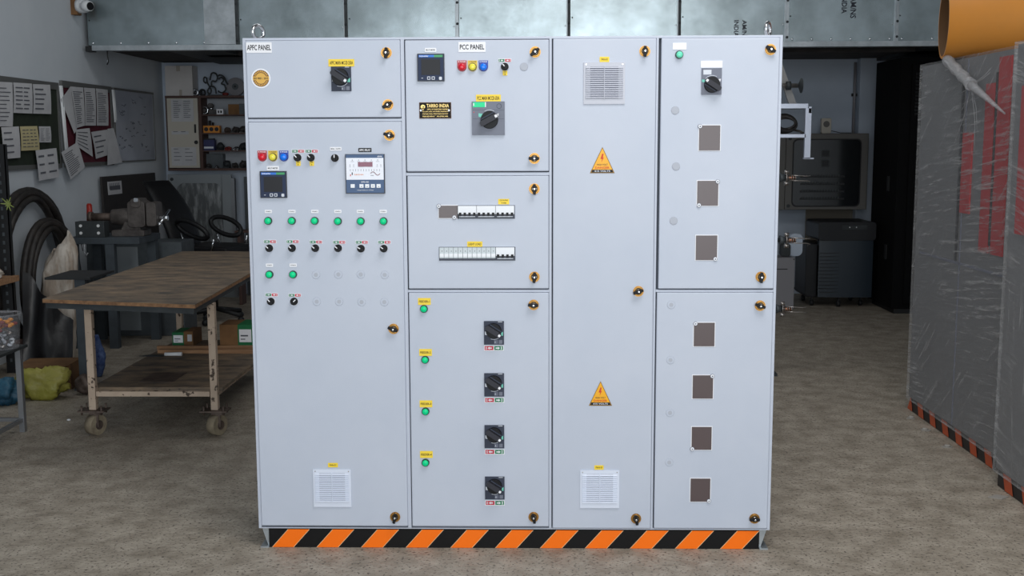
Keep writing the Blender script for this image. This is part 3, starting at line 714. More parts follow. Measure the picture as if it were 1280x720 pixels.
board('notice_board', 'dark green notice board with printed sheets on the left wall', 3.72, 4.96, 1.46, 2.085, 'board_green', 'board_frame', 'notice board', fw=.035)
board('notice_board', 'maroon notice board with folded charts beside the whiteboard', 5.05, 6.12, 1.46, 2.11, 'board_maroon', 'board_frame', 'notice board', edge=(-.60, -.55, -.01), fw=.035)
board('whiteboard', 'whiteboard covered in faint writing near the back corner', 6.20, 7.28, 1.46, 2.13, 'board_white', 'board_frame', 'whiteboard', marks=34, edge=(-.595, -.58, .36), fw=.012)

def sheet(quad, lab, X=XL+.036, rows=7, cols=1, ink='paper_ink', base='paper', group=None, heavy=.45, name='paper_sheet', lift=0.0):
    P = [LW(u, v, X) for u, v in quad]        # tl tr br bl
    cy = sum(p[0] for p in P)/4; cz = min(p[1] for p in P)
    m = MB(); m.T = wall_T(0); Q = [(p[0]-cy, p[1]-cz) for p in P]
    n = len(Q)
    if n == 4:                                   # gently curling sheet of paper
        G = 6; vs = []
        for j in range(G+1):
            for i in range(G+1):
                a, b = i/G, j/G
                x = (Q[0][0]*(1-a)+Q[1][0]*a)*(1-b)+(Q[3][0]*(1-a)+Q[2][0]*a)*b; z = (Q[0][1]*(1-a)+Q[1][1]*a)*(1-b)+(Q[3][1]*(1-a)+Q[2][1]*a)*b
                vs.append((x, -.004*math.sin(b*PI)-lift*b*b, z))
        fs = [(j*(G+1)+i, j*(G+1)+i+1, (j+1)*(G+1)+i+1, (j+1)*(G+1)+i) for j in range(G) for i in range(G)]
        m.add(vs, fs, base, True); m.add([(v[0], v[1]+.001, v[2]) for v in vs], [f[::-1] for f in fs], base, True)
        def at(a, b): return ((Q[0][0]*(1-a)+Q[1][0]*a)*(1-b)+(Q[3][0]*(1-a)+Q[2][0]*a)*b, (Q[0][1]*(1-a)+Q[1][1]*a)*(1-b)+(Q[3][1]*(1-a)+Q[2][1]*a)*b)
        for r in range(rows):
            for cc in range(cols):
                a0 = .08+.86*cc/cols; a1 = a0+.86/cols*random.uniform(.5, .9); b = .1+.82*(r+.3)/rows; db = heavy*.5/rows*.8
                p = [at(a0, b), at(a1, b), at(a1, b+db), at(a0, b+db)]; yy = -.0055-lift*b*b-.004*math.sin(b*PI)*.4
                m.add([(q[0], yy, q[1]) for q in p], [(0, 1, 2, 3)], ink)
    else:
        m.prism(Q, -.002, 0, base)
    o = m.build(name, loc=(X, cy, cz)); tag(o, lab, 'paper', group)
    return o
XS = XL+.040
sheet([(-4, 102), (15.5, 103), (16, 158), (-2, 158)], 'tall white printed sheet at the left edge of the green notice board', XS, 9)
sheet([(16.5, 103), (40, 104.5), (40.5, 142), (17, 141)], 'white notice with a bold heading on the green notice board', XS, 6, 2, heavy=.6)
sheet([(41, 105), (62.5, 106), (64, 142.5), (41.5, 142)], 'white notice in the top right corner of the green notice board', XS, 5, 1, heavy=.6)
sheet([(1.5, 159), (23.5, 158), (25.5, 197), (4, 199)], 'white list pinned low at the left of the green notice board', XS+.003, 4, 1)
sheet([(25, 158), (46.5, 157.5), (49.5, 187.5), (26.5, 188.5)], 'yellowed handwritten sheet on the green notice board', XS+.002, 6, 4, base='paper_yellow')
sheet([(48.5, 158), (63, 158), (64, 178), (49, 178)], 'small white table printout right of the yellowed sheet', XS, 8, 2)
sheet([(44.5, 188), (70.5, 185), (72.5, 221.5), (47.5, 226)], 'white page hanging below the bottom edge of the green notice board', XS+.004, 3, 2, lift=.01)
sheet([(88, 108), (104, 109.5), (106, 157), (96, 160)], 'first folded column chart from the left on the maroon board', XS, 16, 1, heavy=.7)
sheet([(105, 109.5), (119, 110.5), (120, 157), (106.5, 157)], 'middle folded column chart on the maroon board', XS+.003, 16, 1, heavy=.7)
sheet([(120, 110.5), (134.5, 112), (135.5, 157), (121, 157)], 'right-hand folded column chart next to the whiteboard', XS, 16, 1, heavy=.7)
sheet([(88, 108), (96, 160), (93, 167), (76, 124)], 'pale folded flap sloping across the maroon board', XS-.001, 0)
sheet([(76.5, 190.5), (97, 177.5), (104.5, 209), (86.5, 224.5)], 'white page hanging askew from the bottom of the maroon board', XS+.008, 12, 1, heavy=.8, lift=.012)
sheet([(95, 162), (112, 160), (116, 196), (94, 181)], 'bluish white sheet drooping on the maroon board', XS+.003, 5, 1)
sheet([(114, 165), (134, 162), (137.5, 193), (120, 198.5)], 'white sheet with small handwriting below the column charts', XS+.006, 4, 1)
sheet([(134.5, 161), (142, 160), (151.5, 203), (133, 206.5)], 'blank white strip of paper between the maroon board and the whiteboard', XS+.005, 0, lift=.01)

# leaning black board on left wall
p0 = on(0, -3.80, 130, 221); p1 = on(0, -3.80, 196, 213)
m = MB(); m.T = wall_T(0) @ Matrix.Rotation(-.03, 4, 'X'); L = p1.y-p0.y
m.box(0, L, -.02, 0, 0, p0.z, 'black_board'); m.box(.12, .46, -.023, -.0195, p0.z-.17, p0.z-.05, 'paper'); m.box(.16, .42, -.0235, -.0225, p0.z-.13, p0.z-.09, 'paper_ink')
for k in range(9): m.box(.15+k*.03, .163+k*.03, -.0235, -.0225, p0.z-.12, p0.z-.065, 'paper_ink')
tag(m.build('leaning_board', loc=(-3.80, p0.y, 0)), 'dark brown board with a white barcode label leaning on the left wall', 'board')

# cable coils
def coil(name, lab, cy, cz, ry, rz, X, turns, r, spread, cat='cable'):
    m = MB()
    for k in range(turns):
        off = k*spread; pts = []
        for i in range(40):
            a = 2*PI*i/40
            pts.append((X+.012*math.sin(a*2+k)+(k % 2)*r*.8, cy+(ry-off)*math.cos(a)+.02*math.sin(3*a+k), cz+(rz-off*.6)*math.sin(a)))
        m.tube([(p[0]-X, p[1]-cy, p[2]) for p in pts], r, 'cable_black', 9, True)
    tag(m.build(name, loc=(X, cy, 0)), lab, cat)
coil('hose_coil', 'tall dark hose coil leaning against the left wall', 4.20, .67, .60, .60, -3.80, 4, .027, .036)
coil('hose_coil', 'smaller thick black hose coil leaning in front of the tall coil', 4.28, .53, .47, .50, -3.70, 4, .027, .034)

# steel bench stand with vise
t = thing('steel_stand', 'dark grey square steel stand carrying the bench vise', 'stand', (-3.30, 4.62, 0))
MB().box(-.30, .27, -.22, .28, .835, .888, 'bench_grey').build('stand_top', t, bevel=.004)
for sx in (-.27, .03, .22):
    y = -.19 if sx < .1 else .22
    MB().box(sx-.035, sx+.035, y-.03, y+.03, 0, .835, 'bench_grey').build('leg', t)
MB().box(-.27, -.20, .19, .25, 0, .835, 'bench_grey').build('leg', t)
MB().box(-.26, .22, -.2, .24, .30, .33, 'bench_grey').build('stand_shelf', t)
m = MB(); m.tube([(-.16, -.235, .84), (-.165, -.24, .78), (-.15, -.24, .74), (-.135, -.24, .77)], .006, 'silver_leg', 6); m.tube([(-.2, -.2, .834), (-.19, -.2, .78), (-.2, -.2, .834)], .004, 'silver_leg', 4); m.build('hook', t)
t = thing('bench_vise', 'heavy iron bench vise bolted on top of the dark steel stand', 'vise', (-3.19, 4.6, .888))
m = MB(); m.rrect(-.10, .16, 0, .05, .012, -.09, .09, 'vise_iron'); m.prism([(-.04, .04), (.13, .04), (.10, .12), (0, .12)], -.06, .06, 'vise_iron'); m.build('vise_base', t, bevel=.004)
m = MB(); m.cyl((-.12, 0, .15), (.04, 0, .15), .062, 'vise_iron', r1=.075, n=14); m.rrect(.03, .17, .07, .28, .03, -.08, .08, 'vise_iron'); m.rrect(.06, .14, .23, .30, .02, -.09, .09, 'vise_iron'); m.build('fixed_jaw', t, bevel=.005)
m = MB(); m.cyl((-.30, 0, .15), (-.10, 0, .15), .032, 'rusty_steel', n=14); m.cyl((-.31, 0, .15), (-.28, 0, .15), .042, 'rusty_steel'); m.build('slide_bar', t)
m = MB(); m.rrect(.18, .26, .08, .27, .02, -.08, .08, 'vise_iron'); m.cyl((.26, 0, .14), (.33, 0, .14), .022, 'chrome'); m.build('moving_jaw', t, bevel=.004)
m = MB(); m.cyl((.30, -.12, .10), (.31, .10, .2), .009, 'chrome'); m.ball((.30, -.12, .10), (.016, .016, .016), 'chrome', 10, 6); m.build('vise_handle', t)
m = MB(); m.rrect(.09, .125, .275, .305, .008, -.092, -.085, 'chrome'); m.build('jaw_plate', t)
t = thing('steel_block', 'dark machined steel block with four bright bolts at the left end of the stand', 'metal block', (-3.44, 4.42, .888))
MB().box(-.10, .13, -.005, .10, 0, .125, 'steel_dark').build('block', t, bevel=.003)
for a in (-.055, .085):
    for b in (.035, .092): m = MB(); m.disc(a, b, .012, -.012, -.004, 'bolt_glint', 8); m.build('bolt', t)
p = on(1, 4.5, 99, 282)
t = thing('screwdriver', 'red-handled screwdriver standing upright behind the steel block', 'screwdriver', (p.x, 4.72, .888))
m = MB(); m.cyl((0, 0, .11), (0, 0, .24), .026, 'red_handle', r1=.022, n=10); m.cyl((0, 0, .24), (0, 0, .252), .022, 'red_handle', r1=.014, n=10); m.cyl((0, 0, .09), (0, 0, .11), .018, 'red_handle', n=10); m.build('handle', t)
MB().cyl((0, 0, 0), (0, 0, .09), .005, 'chrome').build('shank', t)
p = on(1, 4.3, 91, 290); tag(MB().box(-.03, .03, -.02, .02, 0, .11, 'wood_strip').build('wooden_block', loc=(p.x-.01, 4.56, .888)), 'small pale wooden block left of the steel block', 'block')

# grey tin cabinet under vise, back
p = on(1, 5.3, 130, 330)
t = thing('steel_cabinet', 'low grey steel cabinet with scrawled marks behind the vise stand', 'cabinet', (-3.25, 5.05, 0))
MB().box(-.45, .36, -.05, .30, 0, .80, 'machine_grey').build('cabinet_body', t, bevel=.004)
m = MB(); m.box(-.20, -.01, -.062, -.052, .05, .76, 'white_label' if False else 'door_grey'); m.build('door', t)
m = MB(); m.tube([(.10, -.055, .66), (.11, -.055, .60), (.13, -.055, .66), (.14, -.055, .60)], .004, 'steel_dark', 4); m.tube([(.15, -.055, .62), (.18, -.055, .66), (.18, -.055, .6)], .004, 'steel_dark', 4); m.build('chalk_mark', t)

# office chair
t = thing('office_chair', 'black high-backed office chair with loop armrests behind the work table', 'chair', (-2.90, 5.80, 0), -.36)
m = MB(); m.T = Matrix.Translation((.08, 0, .66)); m.rrect(-.30, .30, -.05, .05, .04, -.24, .24, 'chair_black'); m.build('seat', t, bevel=.015)
bk = []
for i in range(9):
    f = i/8; z = .60+.68*f; xx = -.22-.34*f+.06*math.sin(f*PI); wd = .19+.03*math.sin(f*PI) - .07*max(0, f-.8)*5*.3; bk.append((xx, wd, z))
m = MB(); vs = []; n = 12
for xx, wd, z in bk:
    for k in range(n):
        a = 2*PI*k/n; vs.append((xx+.05*math.cos(a)*(1 if abs(math.sin(a)) < .9 else .6), wd*math.copysign(abs(math.sin(a))**.6, math.sin(a)), z))
m.add(vs, [(i*n+k, i*n+(k+1) % n, (i+1)*n+(k+1) % n, (i+1)*n+k) for i in range(8) for k in range(n)] + [tuple(range(n)), tuple(range(8*n+n-1, 8*n-1, -1))], 'chair_black', True); m.build('backrest', t)
for sy in (-1, 1):
    m = MB(); pts = []
    for i in range(20):
        a = 2*PI*i/20; pts.append((.02+sy*.02+.165*math.cos(a), sy*(.22+.03*math.sin(a)), .86+.07*math.sin(a)-.045*math.cos(a)))
    m.tube(pts, .022, 'chair_black', 8, True); m.build('armrest', t)
    m = MB(); m.tube([(-.05, sy*.25, .68), (-.10, sy*.25, .83)], .008, 'chrome', 6); m.tube([(.22, sy*.25, .68), (.25, sy*.25, .78)], .008, 'chrome', 6); m.build('arm_bracket', t)
m = MB(); m.cyl((.05, 0, .12), (.05, 0, .61), .03, 'black_matt'); 
for k in range(5):
    a = 2*PI*k/5; m.tube([(.05, 0, .12), (.05+.28*math.cos(a), .28*math.sin(a), .07)], .022, 'black_matt', 6); m.ball((.05+.28*math.cos(a), .28*math.sin(a), .03), (.03, .03, .03), 'black_matt', 10, 6)
m.build('swivel_base', t)

# wrapped door panel leaning at the back wall
t = thing('enclosure_door', 'grey metal enclosure door with a rounded window, half wrapped in plastic film, leaning on the back wall', 'door panel', (-3.44, 7.40, 0))
m = MB(); Hh = 1.30; w = .335
outer = [(-w, 0), (w, 0), (w, Hh), (-w, Hh)]
m.box(-w, -w+.09, 0, .04, 0, Hh, 'door_grey'); m.box(w-.10, w, 0, .04, 0, Hh, 'door_grey'); m.box(-w+.09, w-.10, 0, .04, Hh-.09, Hh, 'door_grey'); m.box(-w+.09, w-.10, 0, .04, 0, .14, 'door_grey')
for sx in (-1, 1):
    cx = -w+.09 if sx < 0 else w-.10
    pts = [(cx, Hh-.09), (cx+(-sx)*.09, Hh-.09)] + [(cx-sx*(.09-.09*math.sin(a)), Hh-.09-.09*(1-math.cos(a))) for a in [PI/2*k/6 for k in range(1, 7)]]
    m.prism(pts, 0, .04, 'door_grey')
m.build('door_frame', t, bevel=.003)
MB().box(-w+.07, w-.08, .012, .03, .12, Hh-.07, 'film_dark').build('window_pane', t)
MB().box(w, w+.035, -.01, .05, 0, Hh-.04, 'silver_leg').build('edge_strip', t)
m = MB(); m.disc(-w+.045, Hh-.05, .018, -.006, 0, 'steel_dark', 14); m.build('lock_hole', t)
m = MB(); m.box(-.03, .25, 0, .03, 0, 1.27, 'machine_grey'); tag(m.build('metal_sheet', loc=(-2.98, 7.55, 0)), 'plain grey metal sheet leaning on the back wall beside the wrapped door', 'metal sheet')
p = on(1, 6.9, 299, 290); tag(MB().box(-.02, .35, -.1, .1, 0, .02, 'shelf_wood').box(.0, .03, -.08, .08, -p.z, 0, 'shelf_wood').box(.3, .33, -.08, .08, -p.z, 0, 'shelf_wood').build('wooden_stool', loc=(p.x, 6.9, p.z)), 'small brown wooden stool half hidden beside the switchboard', 'stool')

# -------- wall cupboard with open shelves
BYc = 7.42
cx0, cx1 = on(1, BYc, 208, 160).x, on(1, BYc, 335, 160).x
zt_, zb_ = on(1, BYc, 250, 121).z, on(1, BYc, 250, 211).z
dv = on(1, BYc, 250, 160).x
t = thing('wall_cupboard', 'brown wall cupboard with open shelves and one papered door on the back wall', 'cupboard', (cx0, 7.655, zb_))
w, h = cx1-cx0, zt_-zb_; dvl = dv-cx0; D = .235
m = MB(); m.box(0, w, -.01, 0, 0, h, 'shelf_back'); m.box(0, .018, -D, 0, 0, h, 'shelf_wood'); m.box(w-.018, w, -D, 0, 0, h, 'shelf_wood'); m.box(dvl-.01, dvl+.02, -D, 0, 0, h, 'shelf_wood')
m.box(0, w, -D, 0, -.02, .004, 'shelf_wood'); m.box(0, w, -D-.01, 0, h-.01, h+.012, 'shelf_wood'); m.build('carcass', t)
sz = [on(1, BYc, 280, v).z-zb_ for v in (143, 166, 188)]
for z in sz: MB().box(dvl+.02, w-.018, -D+.005, -.01, z-.012, z, 'shelf_wood').build('shelf', t)
o = MB().box(.02, dvl-.012, -D-.016, -D, .012, h-.014, 'cream_plastic').build('door', t)
m = MB(); m.rrect(dvl-.052, dvl-.036, h*.5, h*.62, .004, -D-.03, -D-.016, 'black_matt'); m.disc(dvl-.04, h*.37, .02, -D-.024, -D-.016, 'black_matt', 14); m.build('handle', o)
def back_sheet(u0, u1, v0, v1, lab, rows, Y=BYc-.018, kinds='paper'):
    a = on(1, Y, u0, v0); b = on(1, Y, u1, v1); m = MB(); W_, H_ = b.x-a.x, a.z-b.z
    m.box(0, W_, -.002, 0, 0, H_, kinds)
    for r in range(rows):
        for q in range(2):
            x0 = W_*(.1+.45*q); m.box(x0, x0+W_*random.uniform(.18, .36), -.003, -.0015, H_*(.92-.8*r/rows)-.006, H_*(.92-.8*r/rows), 'paper_ink')
    tag(m.build('paper_sheet', loc=(a.x, Y, b.z)), lab, 'paper')
back_sheet(213.5, 242.5, 124, 152, 'white printed table taped to the top of the cupboard door', 9)
back_sheet(214, 246, 184, 207, 'white technical drawing taped to the bottom of the cupboard door', 4)
back_sheet(214.5, 236, 164, 168, 'thin strip of paper taped across the middle of the cupboard door', 1)
# things on top of the cupboard
zt2 = zt_+.013
p0, p1 = on(1, 7.45, 202.5, 80), on(1, 7.45, 238, 119)
m = MB(); W_ = p1.x-p0.x; H_ = p0.z-zt2-.02
m.box(0, W_, 0, .19, 0, H_, 'carton_white'); m.box(W_*.42, W_*.56, -.001, .19, H_*.82, H_+.001, 'carton_tape'); m.box(W_*.5, W_*.6, -.001, 0, 0, H_*.2, 'carton_tape')
tag(m.build('carton', loc=(p0.x+.03, 7.44, zt2), bevel=.004), 'white cardboard carton on top of the wall cupboard', 'box')
for i, u in enumerate((243, 252)):
    p = on(1, 7.47, u, 116); m = MB(); n = 20
    m.tube([(.028*math.cos(a), 0, .036+.028*math.sin(a)) for a in [2*PI*k/n for k in range(n)]], .010, 'black_matt' if i else 'chrome', 8, True); m.tube([(.02*math.cos(a), .03, .036+.028*math.sin(a)) for a in [2*PI*k/n for k in range(n)]], .009, 'black_matt', 8, True)
    tag(m.build('metal_ring', loc=(p.x+.012, 7.46, zt2-.002)), ['bright steel ring standing beside the white carton', 'black ring standing between the steel ring and the symbol'][i], 'ring')
m = MB(); K = 'steel_dark'; S = .001
def curve(pts, r=.0085):
    out = []
    for i in range(len(pts)-1):
        p0_, p1_, p2_, p3_ = pts[max(i-1, 0)], pts[i], pts[i+1], pts[min(i+2, len(pts)-1)]
        for k in range(6):
            t_ = k/6; f = lambda a, b, c, d: .5*((2*b)+(-a+c)*t_+(2*a-5*b+4*c-d)*t_*t_+(-a+3*b-3*c+d)*t_**3)
            out.append((f(p0_[0], p1_[0], p2_[0], p3_[0]), 0, f(p0_[1], p1_[1], p2_[1], p3_[1])))
    out.append((pts[-1][0], 0, pts[-1][1])); m.tube(out, r, K, 7)
curve([(-.10, .13), (-.125, .15), (-.12, .19), (-.095, .18), (-.09, .14), (-.07, .10), (-.05, .05), (-.07, .02), (-.09, .05), (-.05, .10), (-.01, .08), (.0, .02)])
curve([(-.06, .16), (-.04, .23), (0, .23), (.02, .19), (0, .15), (-.04, .15), (-.045, .10)])
curve([(.03, .17), (.06, .19), (.085, .16), (.06, .125), (.09, .11), (.10, .06), (.06, .03), (.02, .05)])
curve([(.02, .20), (.05, .215), (.09, .19), (.115, .13), (.13, .12)]); m.box(-.09, .11, -.01, .01, 0, .012, K)
p = on(1, 7.5, 270, 110); tag(m.build('metal_symbol', loc=(p.x, 7.5, zt2)), 'dark cut-out metal religious symbol standing on top of the wall cupboard', 'ornament')
for i, (u, r) in enumerate(((292.5, .095), (309, .085))):
    p = on(1, 7.55, u, 110); m = MB(); m.T = Matrix.Rotation(-.12, 4, 'X'); m.disc(0, r, r, -.012, .012, 'grindstone', 32); m.disc(0, r, r*.35, -.02, .02, 'machine_grey', 20); m.disc(0, r, .012, -.024, .024, 'black_matt', 12)
    tag(m.build('grinding_wheel', loc=(p.x+.015, 7.545+.045*i, zt2)), ['grey grinding wheel standing beside the metal symbol on the cupboard', 'second grey grinding wheel, half hidden by the switchboard'][i], 'grinding wheel')
p = on(1, 7.48, 283, 118); tag(MB().ball((0, 0, .015), (.035, .03, .018), 'rubber_red', 12, 6).build('rubber_plug', loc=(p.x, 7.45, zt2)), 'small red rubber piece at the foot of the grinding wheel', 'plug')
# things on the cupboard shelves
def at_shelf(u, k, dy=0): zz = [zb_+sz[0], zb_+sz[1], zb_+sz[2], zb_+.004][k]; p = on(1, 7.5, u, 150); return (p.x, 7.5+dy, zz)
def lump(u, k, r, lab, mt='iron_parts', name='machine_part', cat='metal part', seed=0, hgt=1.0):
    def fn(d): return 1+.35*noise.noise(d*2.2+Vector((seed*3.1, u, 0)))
    m = MB(); m.ball((0, 0, r*.75*hgt), (r, r*.8, r*.85*hgt), mt, 12, 8, fn); m.box(-r*.8, r*.6, -r*.5, r*.5, 0, r*.4, mt); m.cyl((r*.2, -r*.7, r*.6), (r*.5, -r*1.1, r*.8), r*.3, mt, n=10)
    tag(m.build(name, loc=at_shelf(u, k)), lab, cat)
m = MB(); m.tube([(.036*math.cos(a), 0, .045+.036*math.sin(a)) for a in [2*PI*q/16 for q in range(16)]], .012, 'chrome', 8, True); m.disc(0, .045, .02, -.01, .01, 'iron_parts', 14)
tag(m.build('bearing', loc=at_shelf(256, 0)), 'round steel bearing at the left of the top shelf', 'bearing')
m = MB(); m.disc(0, .03, .03, -.02, .02, 'iron_parts', 14); tag(m.build('small_pulley', loc=tuple(Vector(at_shelf(260.5, 0))+Vector((.015, .05, .062)))), 'small dark pulley propped behind the steel bearing', 'pulley')
tag(MB().box(-.04, .04, -.03, .03, 0, .05, 'iron_parts').cyl((-.02, 0, .05), (-.02, 0, .075), .02, 'chrome').build('coupling', loc=at_shelf(267, 0)), 'steel coupling beside the bearing on the top shelf', 'metal part')
m = MB(); m.box(-.035, .035, -.025, .025, 0, .055, 'white_label'); m.box(-.022, .022, -.0265, -.025, .015, .04, 'label_ink'); m.box(-.005, .005, -.028, -.026, .008, .048, 'white_label')
tag(m.build('terminal_block', loc=at_shelf(277, 0, -.03)), 'small bright white terminal block on the top shelf', 'electrical part')
m = MB(); m.box(-.07, .045, -.06, .06, 0, .105, 'cardboard'); m.box(.045, .1, -.06, .06, 0, .11, 'machine_grey'); tag(m.build('parts_box', loc=at_shelf(296, 0)), 'brown cardboard parts box at the right of the top shelf', 'box')
m = MB(); m.box(-.085, .085, -.035, .035, 0, .075, 'orange_part')
for q in (-.055, 0, .055): m.disc(q, .038, .022, -.037, -.03, 'black_matt', 14)
tag(m.build('socket_block', loc=at_shelf(265, 1)), 'orange plastic block with three round sockets on the second shelf', 'electrical part')
tag(MB().cyl((0, 0, 0), (0, 0, .13), .015, 'iron_parts').cyl((.035, 0, 0), (.035, 0, .11), .012, 'chrome').build('bolt_pair', loc=at_shelf(260, 1, .06)), 'upright steel pins behind the orange socket block', 'metal part')
lump(284, 1, .036, 'rusty metal fitting in the middle of the second shelf', 'rusty_steel', seed=1); lump(294.5, 1, .040, 'grey metal casting toward the right of the second shelf', seed=2); lump(304, 1, .045, 'dark metal casting at the right end of the second shelf', seed=3)
m = MB(); m.box(-.06, .06, -.04, .04, 0, .11, 'blue_box'); m.box(-.05, .05, -.042, -.04, .02, .04, 'pale_ink'); m.box(-.05, .05, -.03, .03, .11, .125, 'black_matt'); tag(m.build('tool_box', loc=at_shelf(261, 2)), 'small dark blue instrument box on the third shelf', 'box')
lump(274.5, 2, .04, 'dark round motor part beside the blue box', 'steel_dark', seed=4, hgt=1.3); lump(284, 2, .04, 'small red and black fitting on the third shelf', 'rubber_red', seed=5, hgt=.6); lump(294, 2, .035, 'small bright steel fitting on the third shelf', 'chrome', seed=6, hgt=.7); lump(304, 2, .05, 'black hand tool at the right end of the third shelf', 'steel_dark', seed=7)
m = MB(); m.box(-.09, .09, -.05, .05, 0, .15, 'machine_grey'); tag(m.build('relay_case', loc=at_shelf(265, 3, .085)), 'grey metal case at the back of the bottom shelf', 'metal case')
lump(259, 3, .03, 'small iron part at the left of the bottom shelf', seed=8); lump(269, 3, .018, 'shiny nut in front of the grey metal case', 'chrome', seed=9); lump(282, 3, .042, 'spiky iron part right of the grey metal case', 'steel_dark', seed=10, hgt=1.2); lump(292, 3, .036, 'dull iron casting in the middle right of the bottom shelf', seed=11); lump(303, 3, .05, 'large dark iron casting at the right of the bottom shelf', seed=12)

# ---------------------------------------------------------- work table
t = thing('work_table', 'long worn plywood work table on casters left of the switchboard', 'table', (-2.04, 1.76, 0))
ox, oy = -2.04, 1.76
zt_w = .80
A = on(2, zt_w, 53, 373.5); B = on(2, zt_w, 244, 380.5); C = Vector((-1.80, 4.15, 0)); Dd = on(2, zt_w, 228, 314)
TP = [(p.x-ox, p.y-oy) for p in (A, B, C, Dd)]
m = MB(); m.slab(TP, zt_w-.003, zt_w, 'ply_top'); m.slab(TP, zt_w-.021, zt_w-.003, 'ply_edge'); m.build('tabletop', t)
def inset(P, d): cx_ = sum(p[0] for p in P)/4; cy_ = sum(p[1] for p in P)/4; return [(p[0]+(d if p[0] < cx_ else -d), p[1]+(d if p[1] < cy_ else -d)) for p in P]
I = inset(TP, .012); I2 = inset(TP, .05); m = MB()
for i in range(4):
    j = (i+1) % 4; m.slab([I[i], I[j], I2[j], I2[i]], zt_w-.052, zt_w-.0215, 'steel_dark')
m.build('top_frame', t)
LX, RX, FY, RY = -2.385-ox, -1.70-ox, 0.0, 1.56
for (x, y) in ((LX, FY), (RX, FY), (LX, RY), (RX, RY)):
    MB().box(x-.02, x+.02, y-.02, y+.02, .145, zt_w-.052, 'worn_paint').build('leg', t, bevel=.003)
    o = MB().box(x-.075, x+.075, y-.05, y+.05, .137, .145, 'rusty_steel')
    for a in (-.055, .055):
        for b in (-.035, .035): o.cyl((x+a, y+b, .12), (x+a, y+b, .172), .006, 'rusty_steel', n=8)
    o.box(x-.015, x+.045, y-.03, y+.03, .12, .137, 'rusty_steel'); o.box(x+.012, x+.030, y+.026, y+.031, .05, .125, 'rusty_steel'); o.box(x+.012, x+.034, y-.028, y-.022, .05, .125, 'rusty_steel')
    o = o.build('caster', t)
    m = MB(); m.T = Matrix.Translation((x+.005, y, .058)) @ Matrix.Rotation(math.radians(66), 4, 'Z')
    m.cyl((0, -.027, 0), (0, .027, 0), .058, 'caster_rubber', n=28); m.cyl((0, -.031, 0), (0, .031, 0), .026, 'rusty_steel', n=14); m.cyl((0, -.034, 0), (0, .034, 0), .009, 'rusty_steel', n=8); m.build('wheel', o)
for x in (LX, RX): MB().box(x-.018, x+.018, FY+.02, RY-.02, .222, .248, 'worn_paint').build('side_rail', t)
m = MB(); m.box(LX+.024, RX-.024, FY-.018, FY+.012, .222, .250, 'worn_paint'); m.box(LX+.024, RX-.024, RY-.012, RY+.018, .222, .250, 'worn_paint'); m.build('cross_rail', t)
m = MB(); m.box(LX-.02, RX+.04, FY+.02, RY-.0205, .2485, .266, 'ply_top'); m.box(LX+.20, LX+.40, FY+.16, FY+.42, .266, .2675, 'rusty_steel'); m.box(LX, RX+.03, FY+.62, FY+.628, .2655, .2668, 'black_matt'); m.build('lower_shelf', t)
# cartons and strips on the lower shelf
def carton(u0, u1, vb, y, hpx, lab, w2, dep):
    a = on(1, y, u0, vb); b = on(1, y, u1, vb); H_ = on(1, y, u0, vb-hpx).z-a.z; W_ = b.x-a.x
    m = MB(); m.box(0, W_, 0, dep, 0, H_, 'carton_green'); m.box(W_*.1, W_*.92, -.002, 0, H_*.25, H_*.8, 'white_label'); m.box(W_*.2, W_*.7, -.003, -.001, H_*.5, H_*.56, 'paper_ink'); m.box(W_*.2, W_*.5, -.003, -.001, H_*.36, H_*.4, 'paper_ink')
    return m, a, W_, H_
m, a, W_, H_ = carton(213, 227.5, 425, 3.02, 17, '', 0, .2)
m.T = Matrix(); m.box(W_, W_+.062, -.001, .2, 0, H_+.006, 'cardboard'); m.box(W_+.025, W_+.055, -.003, -.001, H_*.35, H_*.85, 'paper')
tag(m.build('carton', loc=(a.x, 3.06, .267)), 'small brown and green carton at the left of the table\'s lower shelf', 'box')
m, a, W_, H_ = carton(297.5, 316, 428, 2.99, 29, '', 0, .22)
m.box(-.12, 0, .0, .22, 0, H_, 'cardboard'); tag(m.build('carton', loc=(a.x, 2.99, .267)), 'larger green-fronted carton half hidden behind the switchboard', 'box')
for i, (u, v, yy) in enumerate(((207, 431, 2.98), (205, 437, 2.86))):
    a = on(2, .267, u, v); tag(MB().box(0, .72-.06*i, 0, .035, 0, .022, 'wood_strip').build('wooden_strip', loc=(a.x, [2.93, 2.80][i], .267), rot=(0, 0, [-.0, -.03][i])), ['rear pale wooden strip lying across the lower shelf', 'front pale wooden strip lying across the lower shelf'][i], 'wooden strip')
a = on(2, .267, 222, 436)
t2 = thing('trowel', 'small scraper with a white handle lying on the lower shelf', 'scraper', (a.x, 2.70, .267), -.1)
m = MB(); m.slab([(-.16, -.03), (-.02, -.03), (.0, 0), (-.02, .03), (-.1, .03)], .001, .004, 'steel_dark'); m.build('blade', t2)
m = MB(); m.cyl((0, 0, .012), (.11, .01, .014), .011, 'white_plastic', r1=.013, n=10); m.build('handle', t2)

# ---------------------------------------------------- dark low stand by the table
t = thing('low_stand', 'dark single-post steel stand with a flat top left of the work table', 'stand', (-2.90, 2.93, 0))
MB().box(-.20, .10, -.10, .32, .745, .76, 'black_matt').build('stand_top', t)
MB().box(-.035, .035, -.03, .03, .012, .745, 'bench_grey').build('post', t)
MB().box(-.06, .07, -.06, .10, 0, .012, 'bench_grey').build('base_plate', t)

